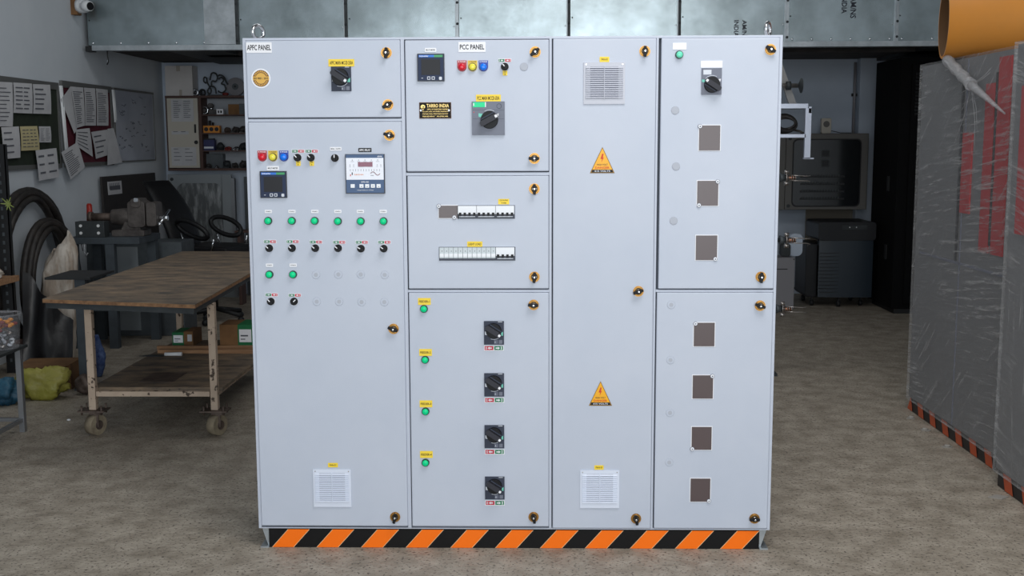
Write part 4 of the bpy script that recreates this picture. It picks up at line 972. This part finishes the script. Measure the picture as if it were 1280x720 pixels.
# ------------------------------------------------- sack, sheets, bags, boxes
def blob(name, lab, cat, loc, rad, mt, seed, amp=.35, freq=1.6, nu=40, nv=26, flat=True, fine=.08):
    def fn(d): 
        q = d*freq+Vector((seed, seed*1.7, 0))
        return 1+amp*noise.noise(q)+fine*noise.noise(d*7+Vector((seed, 0, 3)))+fine*.6*noise.noise(d*15+Vector((0, seed, 3)))
    m = MB(); m.ball((0, 0, rad[2]*.9), rad, mt, nu, nv, fn)
    if flat: m.v = [(v[0], v[1], max(v[2], 0.0)) for v in m.v]
    return tag(m.build(name, loc=loc), lab, cat)
def sack(name, lab, loc, w, d, h, mt, seed, text=None):
    m = MB(); n = 36; rows = 20; vs = []
    for j in range(rows+1):
        f = j/rows; prof = (1-.12*f)*(.86+.14*min(1, f*6))*(1 if f < .85 else 1-.45*((f-.85)/.15)**1.5)
        for k in range(n):
            a = 2*PI*k/n; fold = 1+.10*math.sin(a*5+seed+6*f)+.06*math.sin(a*12-7*f)+.22*noise.noise(Vector((math.cos(a)*2.4, math.sin(a)*2.4, f*3+seed)))
            vs.append((w*prof*fold*math.copysign(abs(math.cos(a))**.8, math.cos(a))+.05*f*f*math.sin(seed), d*prof*fold*math.sin(a)+.06*f, h*f*(1+.10*math.sin(a+seed)*f+.05*math.sin(a*3)*f)))
    m.add(vs, [(j*n+k, j*n+(k+1) % n, (j+1)*n+(k+1) % n, (j+1)*n+k) for j in range(rows) for k in range(n)] + [tuple(range(n-1, -1, -1))], mt, True)
    m.add(vs[rows*n:], [tuple(range(n))], mt)
    if text:
        m.T = Matrix.Rotation(.25, 4, 'Z') @ Matrix.Translation((-.18, -.26, .55)) @ Matrix.Rotation(PI/2, 4, 'Y')
        m.text(text, -.10, .12, 0, .05, 0, 'label_ink'); m.T = Matrix()
    return tag(m.build(name, loc=loc), lab, 'sack')
sack('woven_sack', 'pale woven sack standing against the hoses by the left wall', (-3.49, 3.84, .0), .140, .09, .86, 'sack_weave', 1.3)
m = MB(); n = 14; vs = []                        # black sheet draped over the boxes
for j in range(n+1):
    for i in range(n+1):
        a, b = i/n, j/n; vs.append((-.16+.34*a+.06*b, -.02-.22*b+.03*math.sin(a*9), .62*(1-b)*(.55+.6*(1-a)) + .02*math.sin(a*14+b*6)+.001))
fs = [(j*(n+1)+i, j*(n+1)+i+1, (j+1)*(n+1)+i+1, (j+1)*(n+1)+i) for j in range(n) for i in range(n)]
m.add(vs, fs, 'black_sheet', True); m.add([(v[0], v[1]+.004, v[2]) for v in vs], [f[::-1] for f in fs], 'black_sheet', True)
tag(m.build('plastic_sheet', loc=(-3.42, 3.58, 0)), 'crumpled black plastic sheet in front of the woven sack', 'plastic sheet')
tag(MB().box(-.17, .17, -.12, .12, 0, .17, 'cardboard').slab([(-.17, -.12), (.17, -.12), (.15, -.22), (-.15, -.22)], .165, .17, 'cardboard').build('carton', loc=(-3.18, 3.02, 0), rot=(0, 0, .1)), 'open brown carton behind the yellow plastic bag', 'box')
blob('woven_bag', 'blue and white striped bag slumped beside the brown carton', 'bag', (-3.02, 3.33, 0), (.09, .07, .15), 'blue_weave', 5.1)
blob('plastic_bag', 'crumpled yellow plastic bag on the floor behind the steel side table', 'bag', (-3.07, 2.66, 0), (.165, .09, .105), 'yellow_bag', 4.4, amp=.45, freq=1.5, fine=.18)
blob('plastic_bag', 'crumpled blue plastic bag on the floor at the left edge', 'bag', (-3.26, 2.48, 0), (.12, .09, .08), 'blue_bag', 8.4, amp=.6, fine=.16)
blob('cloth_bundle', 'small brown cloth bundle right of the yellow plastic bag', 'cloth', (-2.84, 2.78, 0), (.07, .05, .07), 'rusty_steel', 3.3)

# slotted-angle rack at the far left
t = thing('slotted_rack', 'dark slotted-angle steel rack at the left edge with rough wooden shelves', 'rack', (-3.645, 3.1, 0))
for a, b in ((.0, -.0), (-.165, 0), (0, .35), (-.165, .35)):
    m = MB(); m.box(a-.04, a+.04, b, b+.006, 0, 1.62, 'black_matt'); m.box(a+.034, a+.04, b, b+.04, 0, 1.62, 'black_matt')
    for k in range(26): m.box(a-.012, a+.004, b-.001, b+.0005, .08+k*.06, .105+k*.06, 'machine_grey')
    m.build('rack_post', t)
for z in (.20, .66): MB().box(-.21, .075, -.03, .38, z, z+.04, 'wood_strip' if z == .66 else 'shelf_wood').build('rack_shelf', t)
blob('rag', 'pale yellowish rag lying on the wooden shelf of the slotted rack', 'cloth', (-3.64, 3.27, .701), (.06, .05, .04), 'sack_weave', 6.6)
m = MB()
for k in range(9):
    a = 2*PI*k/9+.3; L = random.uniform(.02, .045); u = Vector((math.cos(a), -.25, math.sin(a)*1.2)); side = Vector((-math.sin(a), 0, math.cos(a)))*.006
    m.add([tuple(-side), tuple(side), tuple(u*L+side*.4), tuple(u*L*1.1), tuple(u*L-side*.4)], [(0, 1, 2, 3, 4)], 'leaf_green'); m.add([(p_[0], p_[1]+.002, p_[2]) for p_ in (tuple(-side), tuple(side), tuple(u*L+side*.4), tuple(u*L*1.1), tuple(u*L-side*.4))], [(4, 3, 2, 1, 0)], 'leaf_green')
m.ball((0, .01, 0), (.012, .02, .012), 'leaf_green', 8, 6)
p = on(1, 3.07, 9, 255); tag(m.build('cable_tie_bunch', loc=(p.x, 3.083, p.z)), 'small yellow-green bunch of ties hanging on the slotted rack post', 'ties')

# side table and bucket
t = thing('side_table', 'small steel-framed side table cut off by the left edge', 'side table', (-2.82, 1.82, 0))
MB().box(-.62, .045, -.66, .02, .485, .50, 'steel_dark').build('tabletop', t)
for a, b in ((0, 0), (-.6, 0), (0, -.64), (-.6, -.64)): MB().box(a-.015, a+.015, b-.015, b+.015, 0, .485, 'silver_leg').build('leg', t)
m = MB(); m.box(-.585, -.015, -.01, .01, .06, .08, 'silver_leg'); m.box(-.01, .01, -.625, -.015, .06, .08, 'silver_leg'); m.box(-.61, -.59, -.625, -.015, .06, .08, 'silver_leg'); m.build('stretcher', t)
t = thing('clear_bucket', 'clear plastic tub of small parts standing on the steel side table', 'tub', (-2.875, 1.72, .50))
m = MB(); n = 28
m.cyl((0, 0, .002), (0, 0, .19), .10, 'clear_bucket', r1=.115, n=n, caps=False); m.cyl((0, 0, .002), (0, 0, .006), .10, 'clear_bucket', n=n); m.tube([(.117*math.cos(a), .117*math.sin(a), .19) for a in [2*PI*k/n for k in range(n)]], .005, 'clear_bucket', 6, True); m.build('tub_wall', t)
m = MB(); rr = random.Random(3)
for k in range(70):
    a = rr.uniform(0, 2*PI); r = rr.uniform(0, .085); z = rr.uniform(.01, .155); mt = 'orange_part' if z > .10 else rr.choice(['clamp_metal', 'machine_grey', 'pale_ink']); mt = 'rubber_red' if mt == 'orange_part' and rr.random() < .25 else mt
    m.ball((r*math.cos(a), r*math.sin(a), z), (.016, .016, .011), mt, 8, 5)
o = m.build('small_parts', t); o['kind'] = 'stuff'

# ============================================================ right side
# stretch-wrapped switchboards
def wrapped(name, lab, x, y0, y1, z1, film_mat, reds, base_lab):
    dep = .80; L = y1-y0
    t = thing(name, lab, 'switchboard', (x, y0, 0))
    m = MB(); m.box(.012, dep, .012, L-.012, .085, z1-.012, 'wrapped_grey'); m.build('enclosure_body', t)
    for k, (a, b, c, d, mt) in enumerate(reds): MB().box(.004, .016, a, b, c, d, mt).build('door_strip', t)
    m = MB(); m.box(0, dep+.012, 0, L, .07, z1, film_mat); m.build('stretch_wrap', t)
    m = MB(); m.box(.02, dep-.02, .02, L-.02, 0, .085, 'tape_dull_black'); n = int(L/.1)
    for k in range(0, n, 1):
        if k % 2 == 0: m.add([(.017, .03+k*.1, .003), (.017, .03+k*.1+.09, .003), (.017, min(L-.03, .03+k*.1+.12), .08), (.017, .03+k*.1+.03, .08)], [(0, 1, 2, 3)], 'tape_dull_orange')
    m.build('plinth', t)
    return t
zz = lambda v, y: on(1, y, 1200, v).z
wr1 = wrapped('wrapped_switchboard', 'film-wrapped switchboard with red strips showing, farther of the pair on the right', 2.34, 1.09, 2.39, 2.06, 'stretch_film',
        [(.03, .17, 1.06, 2.02, 'busbar_red'), (.175, .20, 1.1, 1.95, 'black_matt'), (.205, .32, 1.06, 1.9, 'busbar_red'), (.47, .60, 1.24, 1.66, 'busbar_red'), (.62, .64, .98, 1.95, 'cooler_black')], '')
wr2 = wrapped('wrapped_switchboard', 'grey film-wrapped switchboard nearest the camera at the right edge', 2.255, -.35, .88, 2.06, 'stretch_film_steep',
        [(.95, 1.14, 1.20, 1.86, 'busbar_red'), (.3, .7, .98, 1.90, 'busbar_red')], '')
# seam lines and film tail on the nearer one of the rear pair
m = MB(); m.box(.008, .0115, .575, .585, .09, 2.04, 'vent_gap'); m.box(.008, .0115, .02, 1.2, .962, .975, 'vent_gap'); m.build('panel_joint', wr1)
a = on(0, 2.31, 1184, 75); b = on(0, 2.29, 1214, 106); e = on(0, 2.325, 1256, 142)
m = MB(); pts = [a+(b-a)*(k/10) for k in range(11)]
m.tube([tuple(p_-Vector((2.34, 1.09, 0))) for p_ in pts], [.028+.004*math.sin(k*2.1) for k in range(11)], 'stretch_tail', 12); m.tube([tuple(b+(e-b)*(k/8)-Vector((2.34, 1.09, 0))) for k in range(9)], [.022-.0022*k for k in range(9)], 'stretch_tail', 8)
for k in range(9):
    q = b+Vector((0, random.uniform(-.25, .35), random.uniform(-.35, .1))); s0 = b-Vector((2.34, 1.09, 0)); s1 = Vector((2.338, q.y, q.z))-Vector((2.34, 1.09, 0))
    m.tube([tuple(s0), tuple((s0+s1)/2+Vector((.01, 0, 0))), tuple(s1)], .0016, 'stretch_tail', 5)
m.build('film_tail', wr1, label='twisted silvery tail of stretch film')
# roll of orange sheet on top
t = thing('sheet_roll', 'large roll of orange sheet lying on top of the wrapped switchboards', 'roll', (2.31, 1.95, 2.062+.195), -.2)
m = MB(); n = 48; R0, R1 = .195, .181
for (ra, xa, xb, mt) in ((R0, 0, 2.0, 'orange_sheet'), (R1, 0, 2.0, 'orange_sheet_inside')):
    m.cyl((xa, 0, 0), (xb, 0, 0), ra, mt, n=n, caps=False)
for xa in (0, 2.0):
    vs = [(xa, r_*math.cos(2*PI*k/n), r_*math.sin(2*PI*k/n)) for r_ in (R0, R1) for k in range(n)]
    m.add(vs, [(k, (k+1) % n, n+(k+1) % n, n+k) for k in range(n)], 'orange_sheet')
m.build('rolled_sheet', t)
# floor scraps of film and paper
for i, (u, v, lab) in enumerate(((1139, 523, 'torn white scrap beside the far end of the wrapped switchboard plinth'), (1156, 538, 'small pale scrap on the floor along the wrapped switchboard plinth'), (1184, 559, 'crumpled pale scrap midway along the wrapped switchboard plinth'), (1249, 622, 'flat white paper slip at the corner of the nearest wrapped switchboard'))):
    p = on(2, 0, u, v); m = MB(); k = 9
    pts = [(.03*math.cos(2*PI*q/k)*random.uniform(.6, 1.2), .022*math.sin(2*PI*q/k)*random.uniform(.6, 1.3)) for q in range(k)]
    if i == 3: pts = [(-.05, .0), (.0, -.03), (.05, .01), (.0, .035)]
    m.slab(pts, .0005, .004, 'scrap_white')
    if i < 3: m.ball((.0, 0, .007), (.018, .012, .008), 'scrap_white', 10, 6, lambda d: 1+.6*noise.noise(d*3))
    tag(m.build('paper_scrap', loc=(p.x, p.y, 0)), lab, 'scrap')
p = on(2, 0, 86, 526); tag(MB().ball((0, 0, .006), (.012, .01, .006), 'white_plastic', 10, 6).build('cap', loc=(p.x, p.y, 0)), 'tiny white cap on the open floor left of the table casters', 'cap')

# black tall cabinet
t = thing('tall_cabinet', 'tall black cabinet with louvred top in the dark corner behind the wrapped switchboards', 'cabinet', (3.44, 6.2, 0))
MB().box(0, 1.0, 0, .75, .05, 2.38, 'black_rack_paint').box(.03, .97, .03, .72, 0, .05, 'black_matt').build('cabinet_body', t, bevel=.005)
o = MB().box(.10, .93, -.022, 0, .10, 2.32, 'black_rack_paint').build('door', t, bevel=.003)
m = MB()
for k in range(12): m.add([(.13, -.023, 2.24-k*.033), (.9, -.023, 2.24-k*.033), (.9, -.034, 2.22-k*.033), (.13, -.034, 2.22-k*.033)], [(0, 1, 2, 3)], 'black_matt'); m.add([(.13, -.034, 2.22-k*.033), (.9, -.034, 2.22-k*.033), (.9, -.023, 2.215-k*.033), (.13, -.023, 2.215-k*.033)], [(0, 1, 2, 3)], 'black_matt')
m.build('louvre', o)
for z in (.5, 1.15): MB().rrect(-.008, .0, z, z+.14, .003, .2, .26, 'black_matt').build('hinge', t)

# wall-mounted enclosure with window
e0 = on(1, 7.2, 975, 167); e1 = on(1, 7.2, 1083, 262)
t = thing('control_enclosure', 'grey wall-mounted control enclosure with a dark rounded window on the back wall', 'control cabinet', (e0.x, 7.2, e1.z))
w, h = e1.x-e0.x, e0.z-e1.z
MB().box(0, w, .03, .43, 0, h, 'enclosure_grey').build('enclosure_body', t, bevel=.01)
wx0 = on(1, 7.2, 992, 200).x-e0.x; wx1 = on(1, 7.2, 1075, 200).x-e0.x; wz0 = on(1, 7.2, 1030, 257).z-e1.z; wz1 = on(1, 7.2, 1030, 175).z-e1.z
xs = on(1, 7.2, 982, 200).x-e0.x
o = MB().box(xs+.003, w, 0, .029, 0, h, 'enclosure_grey').build('door', t, bevel=.006)
m = MB(); m.rrect(wx0-.012, wx1+.012, wz0-.012, wz1+.012, .05, -.004, 0, 'black_matt', 6); m.build('window_seal', o)
m = MB(); m.rrect(wx0, wx1, wz0, wz1, .045, -.0065, -.004, 'glass_dark', 6); K = -.0075
for r in range(4):
    zz_ = wz0+.06+r*.075; m.box(wx0+.07, wx1-.15, K, -.0062, zz_, zz_+.02, 'cooler_black')
    for q in range(14): m.box(wx0+.09+q*.028, wx0+.105+q*.028, K-.0008, K, zz_+.004, zz_+.03, 'steel_dark')
for q in range(2): m.box(wx0+.28, wx0+.36, K, -.0062, wz1-.17-q*.1, wz1-.10-q*.1, 'steel_dark'); m.box(wx0+.29, wx0+.35, K-.001, K, wz1-.16-q*.1, wz1-.11-q*.1, 'cooler_black')
m.build('window_pane', o)
for zz_ in (.04, h-.05):
    MB().disc(xs+.04, zz_, .018, -.006, 0, 'steel_dark', 14).build('door_screw', o)
MB().box(0, xs, .0, .029, 0, h, 'enclosure_grey').build('side_panel', t, bevel=.004)
# speaker box on it
p = on(1, 7.3, 1033, 158); zt3 = e0.z
t = thing('doorbell_speaker', 'small cream speaker box standing on top of the wall-mounted enclosure', 'speaker', (p.x, 7.32, zt3))
MB().rrect(-.05, .05, 0, .155, .015, -.02, .03, 'cream_plastic').build('speaker_box', t, bevel=.004); MB().disc(0, .095, .032, -.024, -.02, 'enclosure_grey', 20).build('grille', t)
m = MB(); m.tube([(.03, 0, .03), (.09, -.01, .02), (.15, 0, .006), (.26, 0, .006)], .004, 'black_matt', 5); m.build('lead', t)
p = on(1, 7.62, 1068, 120); pz = on(1, 7.62, 1068, 75).z; m = MB(); m.cyl((0, 0, zt3+.001), (0, 0, 2.435), .016, 'box_grey', n=10); m.box(-.03, .03, -.01, .01, on(1, 7.62, 1068, 118).z-.02, on(1, 7.62, 1068, 118).z+.01, 'black_matt')
tag(m.build('conduit', loc=(p.x, 7.62, 0)), 'thin vertical conduit on the back wall right of the speaker box', 'conduit')
struct('trim_1', MB().box(on(1, 7.6, 1072, 120).x, 3.9, 7.52, YB, 0, 2.6, 'wall_paint_back'))
p = on(1, 7.6, 1008, 280); q = on(1, 7.6, 1030, 280); tag(MB().box(0, .55, 0, .02, 0, .95, 'beige_board').build('leaning_board', loc=(p.x, 7.635, 0)), 'beige board leaning on the back wall below the wall-mounted enclosure', 'board')

# dark air cooler
t = thing('air_cooler', 'black and blue-grey air cooler on wheels in front of the beige board', 'air cooler', (3.07, 6.72, 0))
MB().rrect(-.32, .32, .09, .62, .03, 0, .45, 'cooler_black').build('rear_shell', t, bevel=.01)
m = MB(); n = 10; vs = []
for k in range(n+1):
    f = k/n; x = -.21+.52*f; y = -.02-.075*math.sin(f*PI*.5+.55); vs += [(x, y, .10), (x, y, .66)]
m.add(vs, [(2*k, 2*k+2, 2*k+3, 2*k+1) for k in range(n)], 'cooler_blue', True)
m.add([(x, .0, z) for x, z in ((-.21, .10), (.31, .10), (.31, .66), (-.21, .66))], [(0, 1, 2, 3)], 'cooler_blue')
for k in range(12): m.box(-.205, .04, -.088, -.075, .15+k*.035, .154+k*.035, 'cooler_black')
m.build('front_panel', t)
m = MB(); m.rrect(-.23, .33, .66, .84, .03, -.10, .42, 'cooler_black'); m.box(.0, .24, -.103, -.1, .765, .81, 'steel_dark'); m.disc(.07, .79, .006, -.107, -.102, 'mcb_white', 8); m.disc(.135, .79, .006, -.107, -.102, 'mcb_white', 8); m.build('control_head', t, bevel=.008)
for x, y in ((-.24, .05), (.0, -.04), (.24, .05), (-.24, .4), (.24, .4)): MB().cyl((x-.015, y, .03), (x+.015, y, .03), .03, 'black_matt', n=14).box(x-.006, x+.006, y-.012, y+.012, .03, .10, 'black_matt').build('wheel', t)

# grey metal box by the wall, floor standing
p = on(1, 6.6, 991, 370); t = thing('grey_metal_box', 'grey sheet-metal box standing on the floor beside the black air cooler', 'metal box', (p.x, 6.55, 0))
MB().box(-.5, 0, 0, .3, 0, .50, 'box_grey').build('box_body', t, bevel=.004)
m = MB(); m.box(-.3, -.07, -.002, .0, .385, .393, 'black_matt'); m.disc(-.012, .485, .006, -.002, 0, 'black_matt', 8); m.build('slot', t)
p = on(1, 6.7, 982, 300); 
m = MB(); m.rrect(-.09, .0, .0, .12, .02, -.05, .05, 'steel_dark'); m.rrect(-.01, .12, .0, .22, .05, -.03, .03, 'white_label' if False else 'wall_paint_back'); tag(m.build('plastic_tray', loc=(p.x+.04, 6.7, .505)), 'pale plastic tray lying on the grey metal box', 'tray')
m = MB(); m.tube([(0, 0, .0), (.05, -.02, .01), (.12, -.01, .06), (.2, .05, .1), (.24, .07, .12)], .008, 'black_matt', 6)
p = on(2, 0, 992, 368); tag(m.build('power_lead', loc=(p.x-.28, 7.2, .008)), 'black power lead running from the air cooler along the floor', 'cable')

# stand with clamp heads, reaching out from behind the switchboard
YS = 3.6
def S(u, v, y=YS): p_ = on(1, y, u, v); return Vector((p_.x, y, p_.z))
base = Vector((S(940, 300).x, YS, 0))
t = thing('clamp_stand', 'metal stand with spring clamp heads reaching out from behind the right side of the switchboard', 'stand', tuple(base))
L = lambda u, v, dy=0: tuple(S(u, v, YS)-base+Vector((0, dy, 0)))
top = on(1, YS, 940, 60).z
MB().box(-.03, .03, -.03, .03, .02, top, 'steel_dark').build('post', t); MB().box(-.25, .15, -.25, .25, 0, .02, 'steel_dark').build('base_plate', t)
for (u, v) in ((985, 222), (985, 300), (980, 386)):
    zc = S(u, v).z; m = MB(); c = S(u, v)-base
    m.cyl((0, 0, c.z), (c.x-.03, 0, c.z), .016, 'steel_dark', n=12); m.cyl((c.x-.06, 0, c.z), (c.x-.02, 0, c.z), .034, 'machine_grey', n=16, r1=.02); o = m.build('arm', t)
    m = MB(); m.cyl((c.x-.02, 0, c.z), (c.x-.012, 0, c.z), .042, 'clamp_metal', n=18); m.cyl((c.x-.03, -.02, c.z+.04), (c.x+.0, -.02, c.z+.04), .014, 'clamp_metal', n=8); m.cyl((c.x-.03, -.02, c.z-.04), (c.x+.0, -.02, c.z-.04), .014, 'clamp_metal', n=8)
    m.cyl((c.x-.01, 0, c.z), (c.x+.055, 0, c.z-.002), .013, 'copper', n=10)
    for q in range(4): m.cyl((c.x+q*.016, 0, c.z-.001), (c.x+.006+q*.016, 0, c.z-.001), .019, 'clamp_metal', n=12)
    for s2 in (1, -1): m.tube([(c.x, -.01, c.z+s2*.018), (c.x+.07, -.01, c.z+s2*.018-.004), (c.x+.13, -.01, c.z+s2*.016-.006), (c.x+.155, -.01, c.z+s2*.022+.0*s2-.008)], .0035, 'clamp_metal', 6)
    m.build('clamp_head', o)
# flange wheel at the top
c = S(1001, 107)-base; m = MB(); m.cyl((0, 0, c.z), (c.x-.02, 0, c.z), .015, 'clamp_metal', n=12); m.cyl((c.x-.10, 0, c.z), (c.x-.07, 0, c.z), .03, 'steel_dark', n=14); m.cyl((c.x-.012, 0, c.z), (c.x, 0, c.z), .022, 'steel_dark', n=20, r1=.052); m.cyl((c.x, 0, c.z), (c.x+.006, 0, c.z), .052, 'steel_dark', n=20); m.build('flange_wheel', t)
# slanting bar
m = MB(); a, b = Vector(L(972, 66, .08)), Vector(L(996, 134, .08)); d = (b-a); s2 = Vector((.026, 0, .0))
m.add([tuple(a-s2), tuple(a+s2), tuple(b+s2), tuple(b-s2)] + [tuple(p_+Vector((0, .02, 0))) for p_ in (a-s2, a+s2, b+s2, b-s2)], [(0, 1, 2, 3), (7, 6, 5, 4), (0, 4, 5, 1), (1, 5, 6, 2), (2, 6, 7, 3), (3, 7, 4, 0)], 'bar_grey'); m.build('slanting_brace', t)
# aluminium bracket
m = MB()
def seg(u0, v0, u1, v1, y0=-.12, y1=.1): a_ = S(u0, v0)-base; b_ = S(u1, v1)-base; m.box(min(a_.x, b_.x), max(a_.x, b_.x), y0, y1, min(a_.z, b_.z), max(a_.z, b_.z), 'aluminium')
seg(960, 130.5, 1005, 136); seg(1002, 136, 1007.5, 198, -.12, -.09); seg(960, 168, 1002, 172); seg(1000, 197, 1012, 198.5, -.12, -.08); seg(1006, 134, 1009, 142, -.12, -.09)
m.build('aluminium_bracket', t)
c = S(984, 168)-base; cz0 = c.z
m = MB()
for k in range(5):
    m.tube([(.085*math.cos(a)*(1-.07*k), .02*math.sin(a*2+k)-.012*k+.03, .075+.0+(.062-.006*k)*math.sin(a)) for a in [2*PI*q/24 for q in range(24)]], .0085, 'cable_black', 7, True)
m.tube([(.06, 0, .03), (.10, -.02, .02), (.12, -.03, .006)], .008, 'cable_black', 6)
p_ = S(984, 168); tag(m.build('cable_coil', loc=(p_.x-.02, YS-.02, p_.z-.0)), 'black cable coil resting inside the aluminium bracket', 'cable')

# ------------------------------------------------------------------ light
def area(name, loc, target, sx, sy, power, col):
    l = bpy.data.lights.new(name, 'AREA'); l.shape = 'RECTANGLE'; l.size = sx; l.size_y = sy; l.energy = power; l.color = col
    o = bpy.data.objects.new(name, l); COL.objects.link(o); o.location = loc
    o.rotation_euler = (Vector(target)-Vector(loc)).to_track_quat('-Z', 'Y').to_euler(); return o
area('daylight_through_shutter', ((OX0+OX1)/2, YF-.05, OZ/2+.1), ((OX0+OX1)/2, 0, OZ/2), OX1-OX0-.1, OZ-.3, 305, (.90, .96, 1.0))
area('roof_skylight', (1.1, -1.9, ZC-.03), (1.1, -1.9, 0), 2.2, 1.8, 105, (1.0, .99, .98))
area('rear_fill_lamp', (-.6, 2.9, ZC-.03), (-.6, 2.9, 0), 5.5, 1.4, 50, (.97, .99, 1.0))  # added lamp lifting the dim rear of the room, no known roof light
world = bpy.data.worlds.new('world'); scene.world = world; world.use_nodes = True
world.node_tree.nodes['Background'].inputs[0].default_value = (.75, .85, 1, 1); world.node_tree.nodes['Background'].inputs[1].default_value = .3
scene.view_settings.view_transform = 'Standard'; scene.view_settings.look = 'None'
scene.view_settings.exposure = 0.0; scene.view_settings.gamma = 1; scene.view_settings.use_curve_mapping = False
for o in bpy.data.objects:
    if 'used' in o: del o['used']
GROUPS = {'machine_part': 'metal parts on the cupboard shelves', 'wooden_strip': 'wooden strips on the lower shelf of the work table', 'paper_scrap': 'scraps on the floor by the wrapped switchboards',
          'wrapped_switchboard': 'film-wrapped switchboards on the right', 'hose_coil': 'hose coils by the left wall', 'notice_board': 'notice boards on the left wall', 'grinding_wheel': 'grinding wheels on top of the cupboard',
          'metal_ring': 'rings on top of the cupboard', 'plastic_bag': 'plastic bags on the floor at the left', 'carton': 'cartons', 'leaning_board': 'boards leaning on the walls'}
for o in bpy.data.objects:
    if o.parent is None and 'category' in o:
        k = o.name.split('.')[0]
        if k in GROUPS: o['group'] = GROUPS[k]
        if k == 'paper_sheet': o['group'] = 'sheets on the cupboard door' if 'cupboard' in o['label'] else 'sheets pinned on the notice boards'
